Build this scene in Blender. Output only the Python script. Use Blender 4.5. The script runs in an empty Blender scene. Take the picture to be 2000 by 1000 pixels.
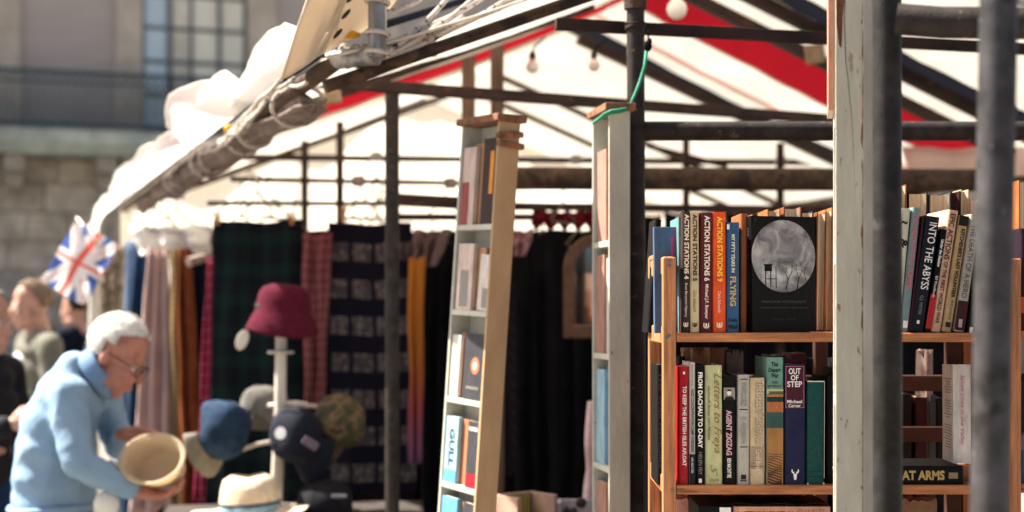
import bpy, bmesh, math, random
from mathutils import Vector, Matrix, Euler, Quaternion, noise

random.seed(7)
S = bpy.context.scene
COL = S.collection
R = math.radians

# ------------------------------------------------------------------ camera
F, HY, CZ = 3060.0, 610.0, 1.6          # focal length in photo pixels, horizon row, eye height
cam_data = bpy.data.cameras.new('camera')
cam = bpy.data.objects.new('camera', cam_data); COL.objects.link(cam)
cam.location = (0, 0, CZ); cam.rotation_euler = (R(90), 0, 0)
cam_data.sensor_width = 36; cam_data.lens = F / 2000 * 36
cam_data.shift_y = (HY - 500) / 2000
cam_data.clip_end = 500; cam_data.clip_start = 0.05
cam_data.dof.use_dof = True; cam_data.dof.focus_distance = 3.12; cam_data.dof.aperture_fstop = 2.6
S.camera = cam

# ------------------------------------------------------------------ sky, sun, exposure
SUN = Vector((-0.60, 0.21, 0.85)).normalized()
world = bpy.data.worlds.new('World'); S.world = world; world.use_nodes = True
nt = world.node_tree; bg = nt.nodes['Background']
sky = nt.nodes.new('ShaderNodeTexSky'); sky.sky_type = 'NISHITA'; sky.sun_disc = False
sky.sun_elevation = math.asin(SUN.z); sky.sun_rotation = math.atan2(SUN.x, SUN.y)
sky.air_density = 0.75; sky.dust_density = 6.0; sky.ozone_density = 0.3
nt.links.new(sky.outputs[0], bg.inputs[0]); bg.inputs[1].default_value = 0.055
sl = bpy.data.lights.new('sun', 'SUN'); sl.energy = 5.0; sl.angle = R(0.5); sl.color = (1, 0.93, 0.82)
sun = bpy.data.objects.new('sun', sl); COL.objects.link(sun)
sun.rotation_euler = SUN.to_track_quat('Z', 'Y').to_euler(); sun.location = SUN * 30
S.view_settings.view_transform = 'Standard'; S.view_settings.look = 'None'
S.view_settings.gamma = 1; S.view_settings.exposure = 1.92
S.cycles.max_bounces = 8; S.cycles.transmission_bounces = 6; S.cycles.use_denoising = True
S.cycles.sample_clamp_indirect = 6

# ------------------------------------------------------------------ helpers
def P(x, y, d):
    return Vector(((x - 1000) / F * d, d, CZ + (HY - y) / F * d))

def lin(c):
    c = c / 255.0
    return c / 12.92 if c <= 0.04045 else ((c + 0.055) / 1.055) ** 2.4
def rgb(r, g, b): return (lin(r), lin(g), lin(b), 1)

TH = R(19); UC, US = math.cos(TH), math.sin(TH); HW, ZE, ZR = 1.86, 2.25, 2.97
def G(u, v, z):                           # stall row coordinates: u across, v along the row
    return Vector((-1.236 + u * UC - v * US, 6.2 + u * US + v * UC, z))
def roofz(u): return ZE + (ZR - ZE) * (1 - abs(u - HW) / HW)

_mats = {}
def nodes(m):
    m.use_nodes = True
    return m.node_tree, m.node_tree.nodes, m.node_tree.links, m.node_tree.nodes['Principled BSDF']

def mat(name, col, rough=0.6, metal=0.0, ns=30, na=0.15, bump=0.1, bs=180, spec=0.25, coat=0.0, spots=None, stretch=(1, 1, 1), uv=False):
    """plain coloured surface with uneven tone, fine relief and optional worn spots (colour, scale, threshold)"""
    if name in _mats: return _mats[name]
    m = bpy.data.materials.new(name); t, n, l, b = nodes(m); _mats[name] = m
    tc = n.new('ShaderNodeTexCoord'); mp = n.new('ShaderNodeMapping'); mp.inputs['Scale'].default_value = stretch
    l.new(tc.outputs['UV' if uv else 'Object'], mp.inputs[0])
    nz = n.new('ShaderNodeTexNoise'); nz.inputs['Scale'].default_value = ns; nz.inputs['Detail'].default_value = 6; nz.inputs['Roughness'].default_value = 0.65
    l.new(mp.outputs[0], nz.inputs['Vector'])
    rmp = n.new('ShaderNodeValToRGB')
    lo = tuple(c * (1 - na * 1.6) for c in col[:3]) + (1,); hi = tuple(min(1, c * (1 + na)) for c in col[:3]) + (1,)
    rmp.color_ramp.elements[0].position = 0.3; rmp.color_ramp.elements[1].position = 0.72
    rmp.color_ramp.elements[0].color = lo; rmp.color_ramp.elements[1].color = hi
    l.new(nz.outputs['Fac'], rmp.inputs[0])
    out = rmp.outputs[0]
    if spots:
        for scol, sscale, thr in spots:
            s = n.new('ShaderNodeTexNoise'); s.inputs['Scale'].default_value = sscale; s.inputs['Detail'].default_value = 4
            l.new(mp.outputs[0], s.inputs['Vector'])
            r2 = n.new('ShaderNodeValToRGB'); r2.color_ramp.elements[0].position = thr; r2.color_ramp.elements[1].position = min(1, thr + 0.035)
            l.new(s.outputs['Fac'], r2.inputs[0])
            mx = n.new('ShaderNodeMixRGB'); l.new(r2.outputs[0], mx.inputs[0]); l.new(out, mx.inputs[1]); mx.inputs[2].default_value = scol
            out = mx.outputs[0]
    l.new(out, b.inputs['Base Color'])
    b.inputs['Roughness'].default_value = rough; b.inputs['Metallic'].default_value = metal
    b.inputs['Specular IOR Level'].default_value = spec
    b.inputs['Coat Weight'].default_value = coat
    if bump:
        n2 = n.new('ShaderNodeTexNoise'); n2.inputs['Scale'].default_value = bs; n2.inputs['Detail'].default_value = 5
        l.new(mp.outputs[0], n2.inputs['Vector'])
        bp = n.new('ShaderNodeBump'); bp.inputs['Strength'].default_value = bump; bp.inputs['Distance'].default_value = 0.01
        l.new(n2.outputs['Fac'], bp.inputs['Height']); l.new(bp.outputs[0], b.inputs['Normal'])
    return m

def fabric(name, col, trans=0.5, bump=0.25, bs=14, na=0.05):
    """thin cloth that lets light through"""
    if name in _mats: return _mats[name]
    m = bpy.data.materials.new(name); t, n, l, b = nodes(m); _mats[name] = m
    n.remove(b); o = n['Material Output']
    tc = n.new('ShaderNodeTexCoord')
    nz = n.new('ShaderNodeTexNoise'); nz.inputs['Scale'].default_value = 3; nz.inputs['Detail'].default_value = 6
    l.new(tc.outputs['Object'], nz.inputs['Vector'])
    r = n.new('ShaderNodeValToRGB'); r.color_ramp.elements[0].position = 0.3; r.color_ramp.elements[1].position = 0.7
    r.color_ramp.elements[0].color = tuple(c * (1 - 2 * na) for c in col[:3]) + (1,); r.color_ramp.elements[1].color = col
    l.new(nz.outputs['Fac'], r.inputs[0])
    n2 = n.new('ShaderNodeTexNoise'); n2.inputs['Scale'].default_value = bs; n2.inputs['Detail'].default_value = 4
    l.new(tc.outputs['Object'], n2.inputs['Vector'])
    bp = n.new('ShaderNodeBump'); bp.inputs['Strength'].default_value = bump; bp.inputs['Distance'].default_value = 0.03
    l.new(n2.outputs['Fac'], bp.inputs['Height'])
    d = n.new('ShaderNodeBsdfDiffuse'); tr = n.new('ShaderNodeBsdfTranslucent'); mx = n.new('ShaderNodeMixShader')
    for q in (d, tr): l.new(r.outputs[0], q.inputs['Color']); l.new(bp.outputs[0], q.inputs['Normal'])
    mx.inputs[0].default_value = trans
    l.new(d.outputs[0], mx.inputs[1]); l.new(tr.outputs[0], mx.inputs[2]); l.new(mx.outputs[0], o.inputs[0])
    return m

def uvmat(name, build, rough=0.85, bump=0.15):
    """cloth print laid out on the cloth's own UVs; build(n, l, U, V) returns the colour socket"""
    if name in _mats: return _mats[name]
    m = bpy.data.materials.new(name); t, n, l, b = nodes(m); _mats[name] = m
    tc = n.new('ShaderNodeTexCoord'); sp = n.new('ShaderNodeSeparateXYZ'); l.new(tc.outputs['UV'], sp.inputs[0])
    l.new(build(n, l, sp.outputs[0], sp.outputs[1]), b.inputs['Base Color'])
    b.inputs['Roughness'].default_value = rough; b.inputs['Specular IOR Level'].default_value = 0.15
    nz = n.new('ShaderNodeTexNoise'); nz.inputs['Scale'].default_value = 60
    l.new(tc.outputs['Object'], nz.inputs['Vector'])
    bp = n.new('ShaderNodeBump'); bp.inputs['Strength'].default_value = bump; bp.inputs['Distance'].default_value = 0.01
    l.new(nz.outputs['Fac'], bp.inputs['Height']); l.new(bp.outputs[0], b.inputs['Normal'])
    return m
def M1(n, l, op, a, b=None):
    q = n.new('ShaderNodeMath'); q.operation = op
    for i, s in enumerate((a, b)):
        if s is None: continue
        if isinstance(s, (int, float)): q.inputs[i].default_value = s
        else: l.new(s, q.inputs[i])
    return q.outputs[0]
def RAMP(n, l, fac, stops, const=True):
    r = n.new('ShaderNodeValToRGB'); e = r.color_ramp.elements
    if const: r.color_ramp.interpolation = 'CONSTANT'
    while len(e) < len(stops): e.new(0.5)
    for k, (p, c) in enumerate(stops): e[k].position = p; e[k].color = c
    l.new(fac, r.inputs[0]); return r.outputs[0]
def MIX(n, l, fac, a, b, mode='MIX'):
    q = n.new('ShaderNodeMixRGB'); q.blend_type = mode
    for i, s in enumerate((fac, a, b)):
        if isinstance(s, (int, float)): q.inputs[i].default_value = s
        elif isinstance(s, tuple): q.inputs[i].default_value = s
        else: l.new(s, q.inputs[i])
    return q.outputs[0]

class MB:
    """collects shapes; build() links them as one mesh object"""
    def __init__(s): s.v = []; s.f = []; s.mi = []; s.uv = []
    def add(s, vs, fs, mi=0, uvs=None):
        o = len(s.v); s.v += [Vector(q) for q in vs]; s.uv += (uvs or [(0, 0)] * len(vs))
        for f in fs: s.f.append([o + i for i in f]); s.mi.append(mi)
        return s
    def box(s, c, size, M=None, mi=0):
        c = Vector(c); h = Vector(size) / 2
        vs = [Vector((x * h.x, y * h.y, z * h.z)) for x in (-1, 1) for y in (-1, 1) for z in (-1, 1)]
        vs = [(M @ q if M else q) + c for q in vs]
        return s.add(vs, [(0, 1, 3, 2), (4, 6, 7, 5), (0, 4, 5, 1), (2, 3, 7, 6), (0, 2, 6, 4), (1, 5, 7, 3)], mi)
    def span(s, a, b, w, h, mi=0, up=(0, 0, 1)):      # rectangular bar between two points
        a, b = Vector(a), Vector(b); x = (b - a); L = x.length; x.normalize()
        y = Vector(up).cross(x).normalized(); z = x.cross(y)
        return s.box((a + b) / 2, (L, w, h), Matrix((x, y, z)).transposed(), mi)
    def tube(s, pts, r, n=14, closed=False, mi=0):
        pts = [Vector(q) for q in pts]; N = len(pts); rr = r if isinstance(r, (list, tuple)) else [r] * N
        ref = None; vs = []; fs = []
        for i, q in enumerate(pts):
            if closed: t = pts[(i + 1) % N] - pts[i - 1]
            else: t = pts[min(i + 1, N - 1)] - pts[max(i - 1, 0)]
            t.normalize()
            if ref is None: ref = t.orthogonal().normalized()
            ref = (ref - t * ref.dot(t)).normalized(); b = t.cross(ref)
            for k in range(n):
                a = 2 * math.pi * k / n
                vs.append(q + (ref * math.cos(a) + b * math.sin(a)) * rr[i])
        m = N if closed else N - 1
        for i in range(m):
            for k in range(n):
                a, b2 = i * n + k, i * n + (k + 1) % n; j = ((i + 1) % N) * n
                fs.append((a, b2, j + (k + 1) % n, j + k))
        if not closed: fs.append(tuple(range(n))[::-1]); fs.append(tuple((N - 1) * n + k for k in range(n)))
        return s.add(vs, fs, mi)
    def lathe(s, prof, n=32, M=None, mi=0, fn=None, cap=True):
        vs = []; fs = []
        for r, z in prof:
            for k in range(n):
                a = 2 * math.pi * k / n; q = Vector((r * math.cos(a), r * math.sin(a), z))
                if fn: q = fn(q, a)
                vs.append(M @ q if M else q)
        for i in range(len(prof) - 1):
            for k in range(n):
                fs.append((i * n + k, i * n + (k + 1) % n, (i + 1) * n + (k + 1) % n, (i + 1) * n + k))
        if cap: fs.append(tuple((len(prof) - 1) * n + k for k in range(n)))
        return s.add(vs, fs, mi)
    def grid(s, fn, nu, nv, mi=0):
        vs = []; uv = []; fs = []
        for j in range(nv + 1):
            for i in range(nu + 1):
                vs.append(fn(i / nu, j / nv)); uv.append((i / nu, j / nv))
        for j in range(nv):
            for i in range(nu):
                a = j * (nu + 1) + i; fs.append((a, a + 1, a + nu + 2, a + nu + 1))
        return s.add(vs, fs, mi, uv)
    def ell(s, c, r, M=None, n=16, mi=0):
        prof = [(math.sin(math.pi * i / n) or 1e-4, -math.cos(math.pi * i / n)) for i in range(n + 1)]
        c = Vector(c); rr = Vector(r)
        T = Matrix.Translation(c) @ ((M.to_4x4() if M else Matrix.Identity(4)) @ Matrix.Diagonal((rr.x, rr.y, rr.z, 1)))
        return s.lathe([(max(a, 1e-3), b) for a, b in prof], 2 * n, T, mi)
    def cap(s, p0, r0, p1, r1, n=14):                 # tapered capsule
        p0, p1 = Vector(p0), Vector(p1); t = (p1 - p0); L = t.length or 1e-6; t.normalize()
        pts, rs = [], []
        for k in range(5): a = math.pi / 2 * k / 5; pts.append(p0 - t * r0 * math.cos(a)); rs.append(max(1e-4, r0 * math.sin(a)))
        for k in range(5): pts.append(p0.lerp(p1, k / 4)); rs.append(r0 + (r1 - r0) * k / 4)
        for k in range(1, 6): a = math.pi / 2 * k / 5; pts.append(p1 + t * r1 * math.sin(a)); rs.append(max(1e-4, r1 * math.cos(a)))
        return s.tube(pts, rs, n)
    def build(s, name, mats, parent=None, smooth=None, bevel=0, solid=0, local=False, seg=2):
        me = bpy.data.meshes.new(name); me.from_pydata([tuple(q) for q in s.v], [], s.f)
        ms = mats if isinstance(mats, (list, tuple)) else [mats]
        for q in ms: me.materials.append(q)
        for p, i in zip(me.polygons, s.mi): p.material_index = i
        if any(u != (0, 0) for u in s.uv):
            ul = me.uv_layers.new(name='UVMap')
            for lp in me.loops: ul.data[lp.index].uv = s.uv[lp.vertex_index]
        o = bpy.data.objects.new(name, me)
        if smooth is not None:
            me.polygons.foreach_set('use_smooth', [True] * len(me.polygons))
            if smooth: me.set_sharp_from_angle(angle=R(smooth))
        COL.objects.link(o)
        if bevel:
            b = o.modifiers.new('bevel', 'BEVEL'); b.width = bevel; b.segments = seg; b.limit_method = 'ANGLE'; b.angle_limit = R(40)
        if solid:
            q = o.modifiers.new('thickness', 'SOLIDIFY'); q.thickness = solid; q.offset = 0
        if parent: adopt(o, parent, local)
        else: base_origin(o)
        return o

def adopt(o, parent, local=False):
    o.parent = parent
    if not local and parent.parent is None: o.matrix_parent_inverse = parent.matrix_basis.inverted()
def base_origin(o):
    vs = [v.co for v in o.data.vertices]
    if not vs: return
    c = Vector(((min(v.x for v in vs) + max(v.x for v in vs)) / 2, (min(v.y for v in vs) + max(v.y for v in vs)) / 2, min(v.z for v in vs)))
    o.data.transform(Matrix.Translation(-c)); o.location = c
def tag(o, label=None, cat=None, group=None, kind=None):
    if label: o['label'] = label
    if cat: o['category'] = cat
    if group: o['group'] = group
    if kind: o['kind'] = kind
    return o
def thing(name, loc, label, cat, group=None, rot=None):
    o = bpy.data.objects.new(name, None); COL.objects.link(o); o.location = loc; o.empty_display_size = 0.05
    if rot is not None: o.rotation_euler = rot
    return tag(o, label, cat, group)

_txt = {}
def text_data(body, bold=0.0, shear=0.0):
    k = (body, bold, shear)
    if k in _txt: return _txt[k]
    cu = bpy.data.curves.new('lettering', 'FONT'); cu.body = body; cu.offset = bold; cu.shear = shear; cu.resolution_u = 3
    ob = bpy.data.objects.new('lettering', cu); me = bpy.data.meshes.new_from_object(ob)
    vs = [v.co.copy() for v in me.vertices]; fs = [list(p.vertices) for p in me.polygons]
    bpy.data.objects.remove(ob); bpy.data.curves.remove(cu); bpy.data.meshes.remove(me)
    x0, x1 = min(v.x for v in vs), max(v.x for v in vs); y0, y1 = min(v.y for v in vs), max(v.y for v in vs)
    _txt[k] = ([((v.x - x0) / (x1 - x0), (v.y - y0) / (y1 - y0)) for v in vs], fs)
    return _txt[k]

# ------------------------------------------------------------------ materials used in several places
WHITE = fabric('canopy_white', (0.84, 0.79, 0.70, 1), 0.31, 0.4, 9, 0.10)
RED = fabric('canopy_red', (0.34, 0.010, 0.018, 1), 0.24)
NAVY_SHADE = fabric('canopy_navy_shade', (0.022, 0.024, 0.034, 1), 0.2)  # navy binding cloth; also paints rafter shadow on the right roof plane
TARP = fabric('side_sheet_white', (0.94, 0.87, 0.75, 1), 0.75, 0.12, 3)
ROLL = mat('rolled_sheet', (0.82, 0.8, 0.76, 1), 0.7, na=0.06, bump=0.3, bs=25)
CREAM = fabric('flap_cream', (0.62, 0.53, 0.42, 1), 0.35, 0.15, 30)
GALV = mat('galvanised_steel', (0.30, 0.29, 0.28, 1), 0.42, 0.7, ns=60, na=0.35, bump=0.05, stretch=(1, 1, 0.3))
DARKPOLE = mat('dark_painted_steel', (0.028, 0.021, 0.018, 1), 0.6, 0.0, ns=25, na=0.5, bump=0.18, bs=240, spots=[((0.10, 0.07, 0.05, 1), 60, 0.66)])
GREYPOLE = mat('worn_grey_steel', (0.052, 0.049, 0.053, 1), 0.55, 0.12, ns=16, na=0.55, bump=0.15, bs=260, spots=[((0.02, 0.018, 0.018, 1), 14, 0.60), ((0.15, 0.14, 0.14, 1), 120, 0.70)])
BROWNBAR = mat('dark_brown_timber', (0.035, 0.018, 0.014, 1), 0.7, ns=14, na=0.5, bump=0.35, bs=60, stretch=(0.2, 1, 1), spots=[((0.07, 0.03, 0.02, 1), 40, 0.64)])
RUSTBAR = mat('rusty_tube', (0.085, 0.05, 0.03, 1), 0.7, 0.2, ns=20, na=0.5, bump=0.3, bs=90, spots=[((0.03, 0.018, 0.014, 1), 10, 0.55)])
POST = mat('brown_timber_post', (0.13, 0.075, 0.05, 1), 0.75, ns=18, na=0.4, bump=0.3, bs=60, stretch=(1, 1, 0.2))
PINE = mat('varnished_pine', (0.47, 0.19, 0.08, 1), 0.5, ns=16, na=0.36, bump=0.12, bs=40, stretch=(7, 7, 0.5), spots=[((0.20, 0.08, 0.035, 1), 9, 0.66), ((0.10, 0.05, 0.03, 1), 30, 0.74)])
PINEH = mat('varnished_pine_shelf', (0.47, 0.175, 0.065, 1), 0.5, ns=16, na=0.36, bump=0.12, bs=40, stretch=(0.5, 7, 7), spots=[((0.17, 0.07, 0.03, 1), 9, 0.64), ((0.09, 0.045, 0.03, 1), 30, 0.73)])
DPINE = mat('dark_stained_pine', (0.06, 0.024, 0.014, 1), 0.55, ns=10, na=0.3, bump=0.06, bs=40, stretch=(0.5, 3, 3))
PALE = mat('chipped_pale_green_paint', (0.44, 0.435, 0.35, 1), 0.6, ns=9, na=0.14, bump=0.25, bs=90, stretch=(1, 1, 0.45),
           spots=[((0.20, 0.17, 0.12, 1), 75, 0.70), ((0.06, 0.045, 0.03, 1), 38, 0.745)])
PALEF = mat('pale_grey_paint', (0.50, 0.50, 0.43, 1), 0.6, ns=20, na=0.12, bump=0.1, spots=[((0.22, 0.17, 0.11, 1), 60, 0.70)])
TANSIDE = mat('bare_tan_board', (0.45, 0.31, 0.17, 1), 0.65, ns=9, na=0.16, bump=0.12, bs=70, stretch=(1, 1, 0.3), spots=[((0.25, 0.15, 0.08, 1), 45, 0.71)])
RUSTY = mat('rusty_brown_wood', (0.24, 0.11, 0.06, 1), 0.75, ns=30, na=0.4, bump=0.3, bs=80)
PAGES = mat('paper_pages', (0.60, 0.46, 0.31, 1), 0.9, ns=14, na=0.25, bump=0.3, bs=60, stretch=(12, 1, 0.3))
PAGESW = mat('white_pages', (0.62, 0.56, 0.46, 1), 0.9, ns=14, na=0.2, bump=0.3, bs=60, stretch=(12, 1, 0.3))
BLACKC = mat('black_cloth', (0.006, 0.006, 0.008, 1), 0.95, ns=8, na=0.4, bump=0.3, bs=50, spec=0.1)
WIRE = mat('hanger_wire', (0.14, 0.11, 0.09, 1), 0.4, 0.6, bump=0)
WHITEP = mat('white_painted_wood', (0.70, 0.64, 0.55, 1), 0.5, ns=20, na=0.12, bump=0.05)
ROPE = mat('flecked_white_rope', (0.55, 0.48, 0.42, 1), 0.9, ns=40, na=0.15, bump=0.5, bs=220, spots=[((0.03, 0.03, 0.04, 1), 75, 0.59)])
def ink(name, col, rough=0.6): return mat('ink_' + name, col, rough, ns=200, na=0.12, bump=0)
I_CREAM = ink('cream', rgb(232, 214, 190)); I_WHITE = ink('white', rgb(238, 232, 225)); I_BROWN = ink('brown', rgb(70, 45, 35))
I_BLACK = ink('black', rgb(22, 20, 20)); I_YEL = ink('yellow', rgb(245, 190, 60)); I_GOLD = ink('gold', rgb(190, 160, 95))
I_GREY = ink('grey', rgb(140, 135, 130)); I_PINK = ink('pink', rgb(205, 110, 125)); I_RED = ink('red', rgb(170, 30, 35)); I_DGREY = ink('dark_grey', rgb(75, 72, 70))
I_TAN = ink('tan', rgb(150, 120, 90))

# ================================================================== SETTING
gm = mat('street_paving', (0.20, 0.185, 0.165, 1), 0.85, ns=2.5, na=0.25, bump=0.4, bs=12)
tag(MB().grid(lambda u, v: Vector((-120 + 240 * u, -60 + 240 * v, 0)), 8, 8).build('ground', gm), kind='structure')

# ---- building far behind, its front parallel to the stall row's cross direction
BX, BY = -7.84, 24.0
def BP(t, z, out=0.0): return Vector((BX + t * UC + out * US, BY + t * US - out * UC, z))
def BT(px):
    a = (px - 1000) / F; return (a * BY - BX) / (UC - US * a)
def BZ(py, t): return CZ + (HY - py) / F * (BY + t * US)
BM = Matrix(((UC, -US, 0), (US, UC, 0), (0, 0, 1)))
bld = thing('building', BP(0, 0), 'grand stone and brick building with balcony and tall window far behind the market', 'building')
def bbox(t0, t1, z0, z1, o0, o1, mb=None, mi=0):
    mb = mb or MB(); mb.box(BP((t0 + t1) / 2, (z0 + z1) / 2, (o0 + o1) / 2), (t1 - t0, abs(o1 - o0), z1 - z0), BM, mi); return mb
m_wall = mat('building_stone', (0.45, 0.39, 0.31, 1), 0.9, ns=1.5, na=0.25, bump=0.2, bs=20)
m_brick = bpy.data.materials.new('building_brick'); t_, n_, l_, b_ = nodes(m_brick)
tc_ = n_.new('ShaderNodeTexCoord'); sp_ = n_.new('ShaderNodeSeparateXYZ'); l_.new(tc_.outputs['Object'], sp_.inputs[0]); cb_ = n_.new('ShaderNodeCombineXYZ')
l_.new(sp_.outputs[0], cb_.inputs[0]); l_.new(sp_.outputs[2], cb_.inputs[1])
br_ = n_.new('ShaderNodeTexBrick'); l_.new(cb_.outputs[0], br_.inputs['Vector'])
br_.inputs['Color1'].default_value = (0.43, 0.385, 0.355, 1); br_.inputs['Color2'].default_value = (0.48, 0.43, 0.395, 1); br_.inputs['Mortar'].default_value = (0.40, 0.37, 0.34, 1)
br_.inputs['Scale'].default_value = 1.0; br_.inputs['Brick Width'].default_value = 0.23; br_.inputs['Row Height'].default_value = 0.076; br_.inputs['Mortar Size'].default_value = 0.008
l_.new(br_.outputs[0], b_.inputs['Base Color']); b_.inputs['Roughness'].default_value = 0.9
m_slab = mat('green_stained_stone', (0.40, 0.45, 0.40, 1), 0.9, ns=2, na=0.3, bump=0.2, bs=15)
m_iron = mat('blue_grey_iron', (0.05, 0.075, 0.09, 1), 0.6, bump=0)
m_frame = mat('window_frame_blue_grey', (0.17, 0.185, 0.19, 1), 0.6, bump=0)
m_pane_b = mat('pane_blue_reflection', (0.66, 0.78, 0.82, 1), 0.15, 0.25, na=0.08, bump=0.02, bs=3, ns=2, spec=0.6)  # sky reflection put into the pane's pale blue colour
m_pane_c = mat('pane_cream_reflection', (0.95, 0.90, 0.74, 1), 0.2, 0.15, na=0.08, bump=0.02, bs=3, ns=2)  # cream colour stands in for a bright reflection in the glass
m_pane_d = mat('pane_grey', (0.80, 0.75, 0.62, 1), 0.2, 0.15, na=0.15, bump=0.02, bs=3, ns=2)  # lightened as well, reflection painted into the colour
zslab = BZ(258, 0)
bbox(-9, 22, 0, 7.3, -0.2, -6).build('wall', m_wall, bld)
for (a, b) in ((40, 226), (-330, -6), (540, 720), (780, 1000)):
    o = bbox(0, BT(b) - BT(a), zslab, 7.1, -0.2, -0.1)
    o = o.build('brick_panel', m_brick, bld); o.matrix_parent_inverse = bld.matrix_basis.inverted() @ Matrix.Translation(BP(BT(a), 0) - BP(0, 0))
for (a, b) in ((-6, 40), (226, 278), (484, 540), (720, 780), (1000, 1060)):
    bbox(BT(a), BT(b), zslab, 7.2, -0.2, 0.02).build('pilaster', mat('pilaster_stone', (0.52, 0.465, 0.385, 1), 0.9, ns=2, na=0.18, bump=0.2, bs=20), bld, bevel=0.015)
bbox(-9, 22, 7.3, 7.55, 0.3, -6.2).build('cornice', m_wall, bld)
# window
def window(x0, x1, bars, zb, zt, cols):
    t0, t1 = BT(x0), BT(x1)
    w = bbox(t0, t1, zb, zt, -0.2, -0.17).build('window', m_frame, bld)
    fr = MB()
    for (a, b) in ((x0, x0 + 6), (x1 - 6, x1)) + bars: bbox(BT(a), BT(b), zb, zt, -0.17, -0.06, fr)
    fr.build('window_frame', m_frame, w)
    xs = [x0 + 6] + [q for b in bars for q in b] + [x1 - 6]
    zs = [zb + 0.15 + k * 0.53 for k in range(int((zt - zb) / 0.53))]
    for i in range(0, len(xs), 2):
        for k, z in enumerate(zs):
            bbox(BT(xs[i]) + 0.002, BT(xs[i + 1]) - 0.002, z + 0.03, z + 0.5, -0.165, -0.14).build('pane', cols(i // 2, k), w)
            bbox(BT(xs[i]), BT(xs[i + 1]), z - 0.025, z + 0.025, -0.165, -0.10).build('glazing_bar', m_frame, w)
window(278, 484, ((328, 338), (373, 378), (427, 434)), zslab + 0.02, zslab + 2.7, lambda i, k: m_pane_b if i == 0 else (m_pane_d if i == 1 else m_pane_c))
# balcony
bal = bbox(-3.5, 5.4, zslab - 0.24, zslab, -0.1, 0.8).build('balcony', m_slab, bld, bevel=0.03)
bbox(-3.6, 5.5, zslab - 0.36, zslab - 0.242, -0.1, 0.7).build('moulding', m_slab, bal)
for k, (za, zb2, w) in enumerate(((0.83, 0.89, 0.07), (0.70, 0.73, 0.04), (0.06, 0.10, 0.04))):
    bbox(-3.5, 5.4, zslab + za, zslab + zb2, 0.66, 0.66 + w).build('rail', m_iron, bal)
me_b = bbox(-0.02, 0.02, zslab + 0.01, zslab + 0.86, 0.67, 0.69)
proto = me_b.build('baluster', m_iron, bal)
for k in range(78):
    c = proto if k == 0 else proto.copy()
    if k: COL.objects.link(c)
    c.matrix_parent_inverse = Matrix.Translation(BP(-3.4 + 0.112 * k, 0) - BP(0, 0))
for px in (-60, 26, 205, 252, 430):
    t0 = BT(px); m_ = MB()
    bbox(t0 - 0.15, t0 + 0.15, zslab - 0.62, zslab - 0.37, -0.1, 0.5, m_); bbox(t0 - 0.13, t0 + 0.13, zslab - 0.85, zslab - 0.63, -0.1, 0.25, m_)
    m_.build('bracket', mat('bracket_stone', (0.36, 0.33, 0.28, 1), 0.9, ns=3), bld, bevel=0.02)
# stone blocks below the balcony
bcol = [mat('ashlar_%s' % nm, c, 0.92, ns=3, na=0.28, bump=0.3, bs=25) for nm, c in
        (('tan', (0.48, 0.425, 0.34, 1)), ('brown', (0.41, 0.36, 0.295, 1)), ('grey', (0.42, 0.395, 0.35, 1)), ('buff', (0.50, 0.45, 0.37, 1)))]
z = 0.0; row = 0
while z < zslab - 0.5:
    hgt = 0.45 if z < zslab - 0.95 else zslab - 0.38 - z; t = -4.5 + (0.33 if row % 2 else 0)
    while t < 6.5:
        w = random.choice((0.62, 0.7, 0.78))
        bbox(t + 0.008, t + w - 0.008, z + 0.008, z + hgt - 0.008, -0.2, -0.08 - random.random() * 0.025).build('stone_block', random.choice(bcol), bld, bevel=0.015, seg=1)
        t += w
    z += hgt; row += 1

# ================================================================== CANOPY AND STALL FRAME
can = thing('market_canopy', G(HW, 0, ZE), 'gabled canopy with white and red stripes and dark painted-shade bands lashed over the market stalls', 'canopy')
def strip(v0, v1, side, m, nm='stripe_panel', drop=0.0):
    nv = max(2, int((v1 - v0) / 0.12))
    def fn(a, b):
        u = a * HW if side < 0 else HW + a * HW
        v = v0 + (v1 - v0) * b
        sag = -0.035 * math.sin(math.pi * a) + 0.012 * noise.noise(Vector((u * 2.2, v * 1.7, 3))) + 0.006 * noise.noise(Vector((u * 9, v * 5 + u * 4, 3))) - drop
        return G(u, v, roofz(u) + sag)
    MB().grid(fn, 44, nv).build(nm, m, can, smooth=0)
    if v1 - v0 > 0.1: MB().tube([fn(k / 24, 0.0) + Vector((0, 0, -0.004)) for k in range(25)], 0.004, 6).build('seam', m, can, smooth=0)
for (v0, v1, m, sides) in ((-2.35, -0.9, WHITE, (-1,)), (-1.7, -0.90, WHITE, (1,)), (-0.90, -0.74, NAVY_SHADE, (1,)), (-0.9, -0.74, WHITE, (-1,)), (-0.74, -0.42, WHITE, (1,)), (-0.42, 0.06, RED, (1,)), (-0.74, -0.62, WHITE, (-1,)), (-0.62, 0.30, RED, (-1,)),
                           (0.06, 0.40, WHITE, (1,)), (0.30, 0.40, WHITE, (-1,)), (0.40, 0.45, fabric('canopy_faded_pink', (0.60, 0.34, 0.30, 1), 0.3), (1,)), (0.40, 0.62, WHITE, (-1,)), (0.45, 0.62, WHITE, (1,)),
                           (0.62, 0.82, NAVY_SHADE, (1,)), (0.62, 0.82, WHITE, (-1,)), (0.82, 3.34, WHITE, (-1, 1))):  # dark bands on the right plane are shadow put into the cloth colour
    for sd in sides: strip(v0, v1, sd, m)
# end sheet closing the far gable
def endf(a, b):
    u = -0.02 + a * 3.76; top = roofz(min(max(u, 0), 3.72)) - 0.03
    zz = 0.85 + (top - 0.85) * b
    return G(u, 3.3 + 0.03 * math.sin(9 * u) + 0.03 * noise.noise(Vector((u * 3, zz * 2, 0))), zz)
tag(MB().grid(endf, 40, 14).build('end_sheet', TARP, smooth=0), 'sunlit white sheet closing the far end of the stall row behind the hanging clothes', 'sheet')

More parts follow.
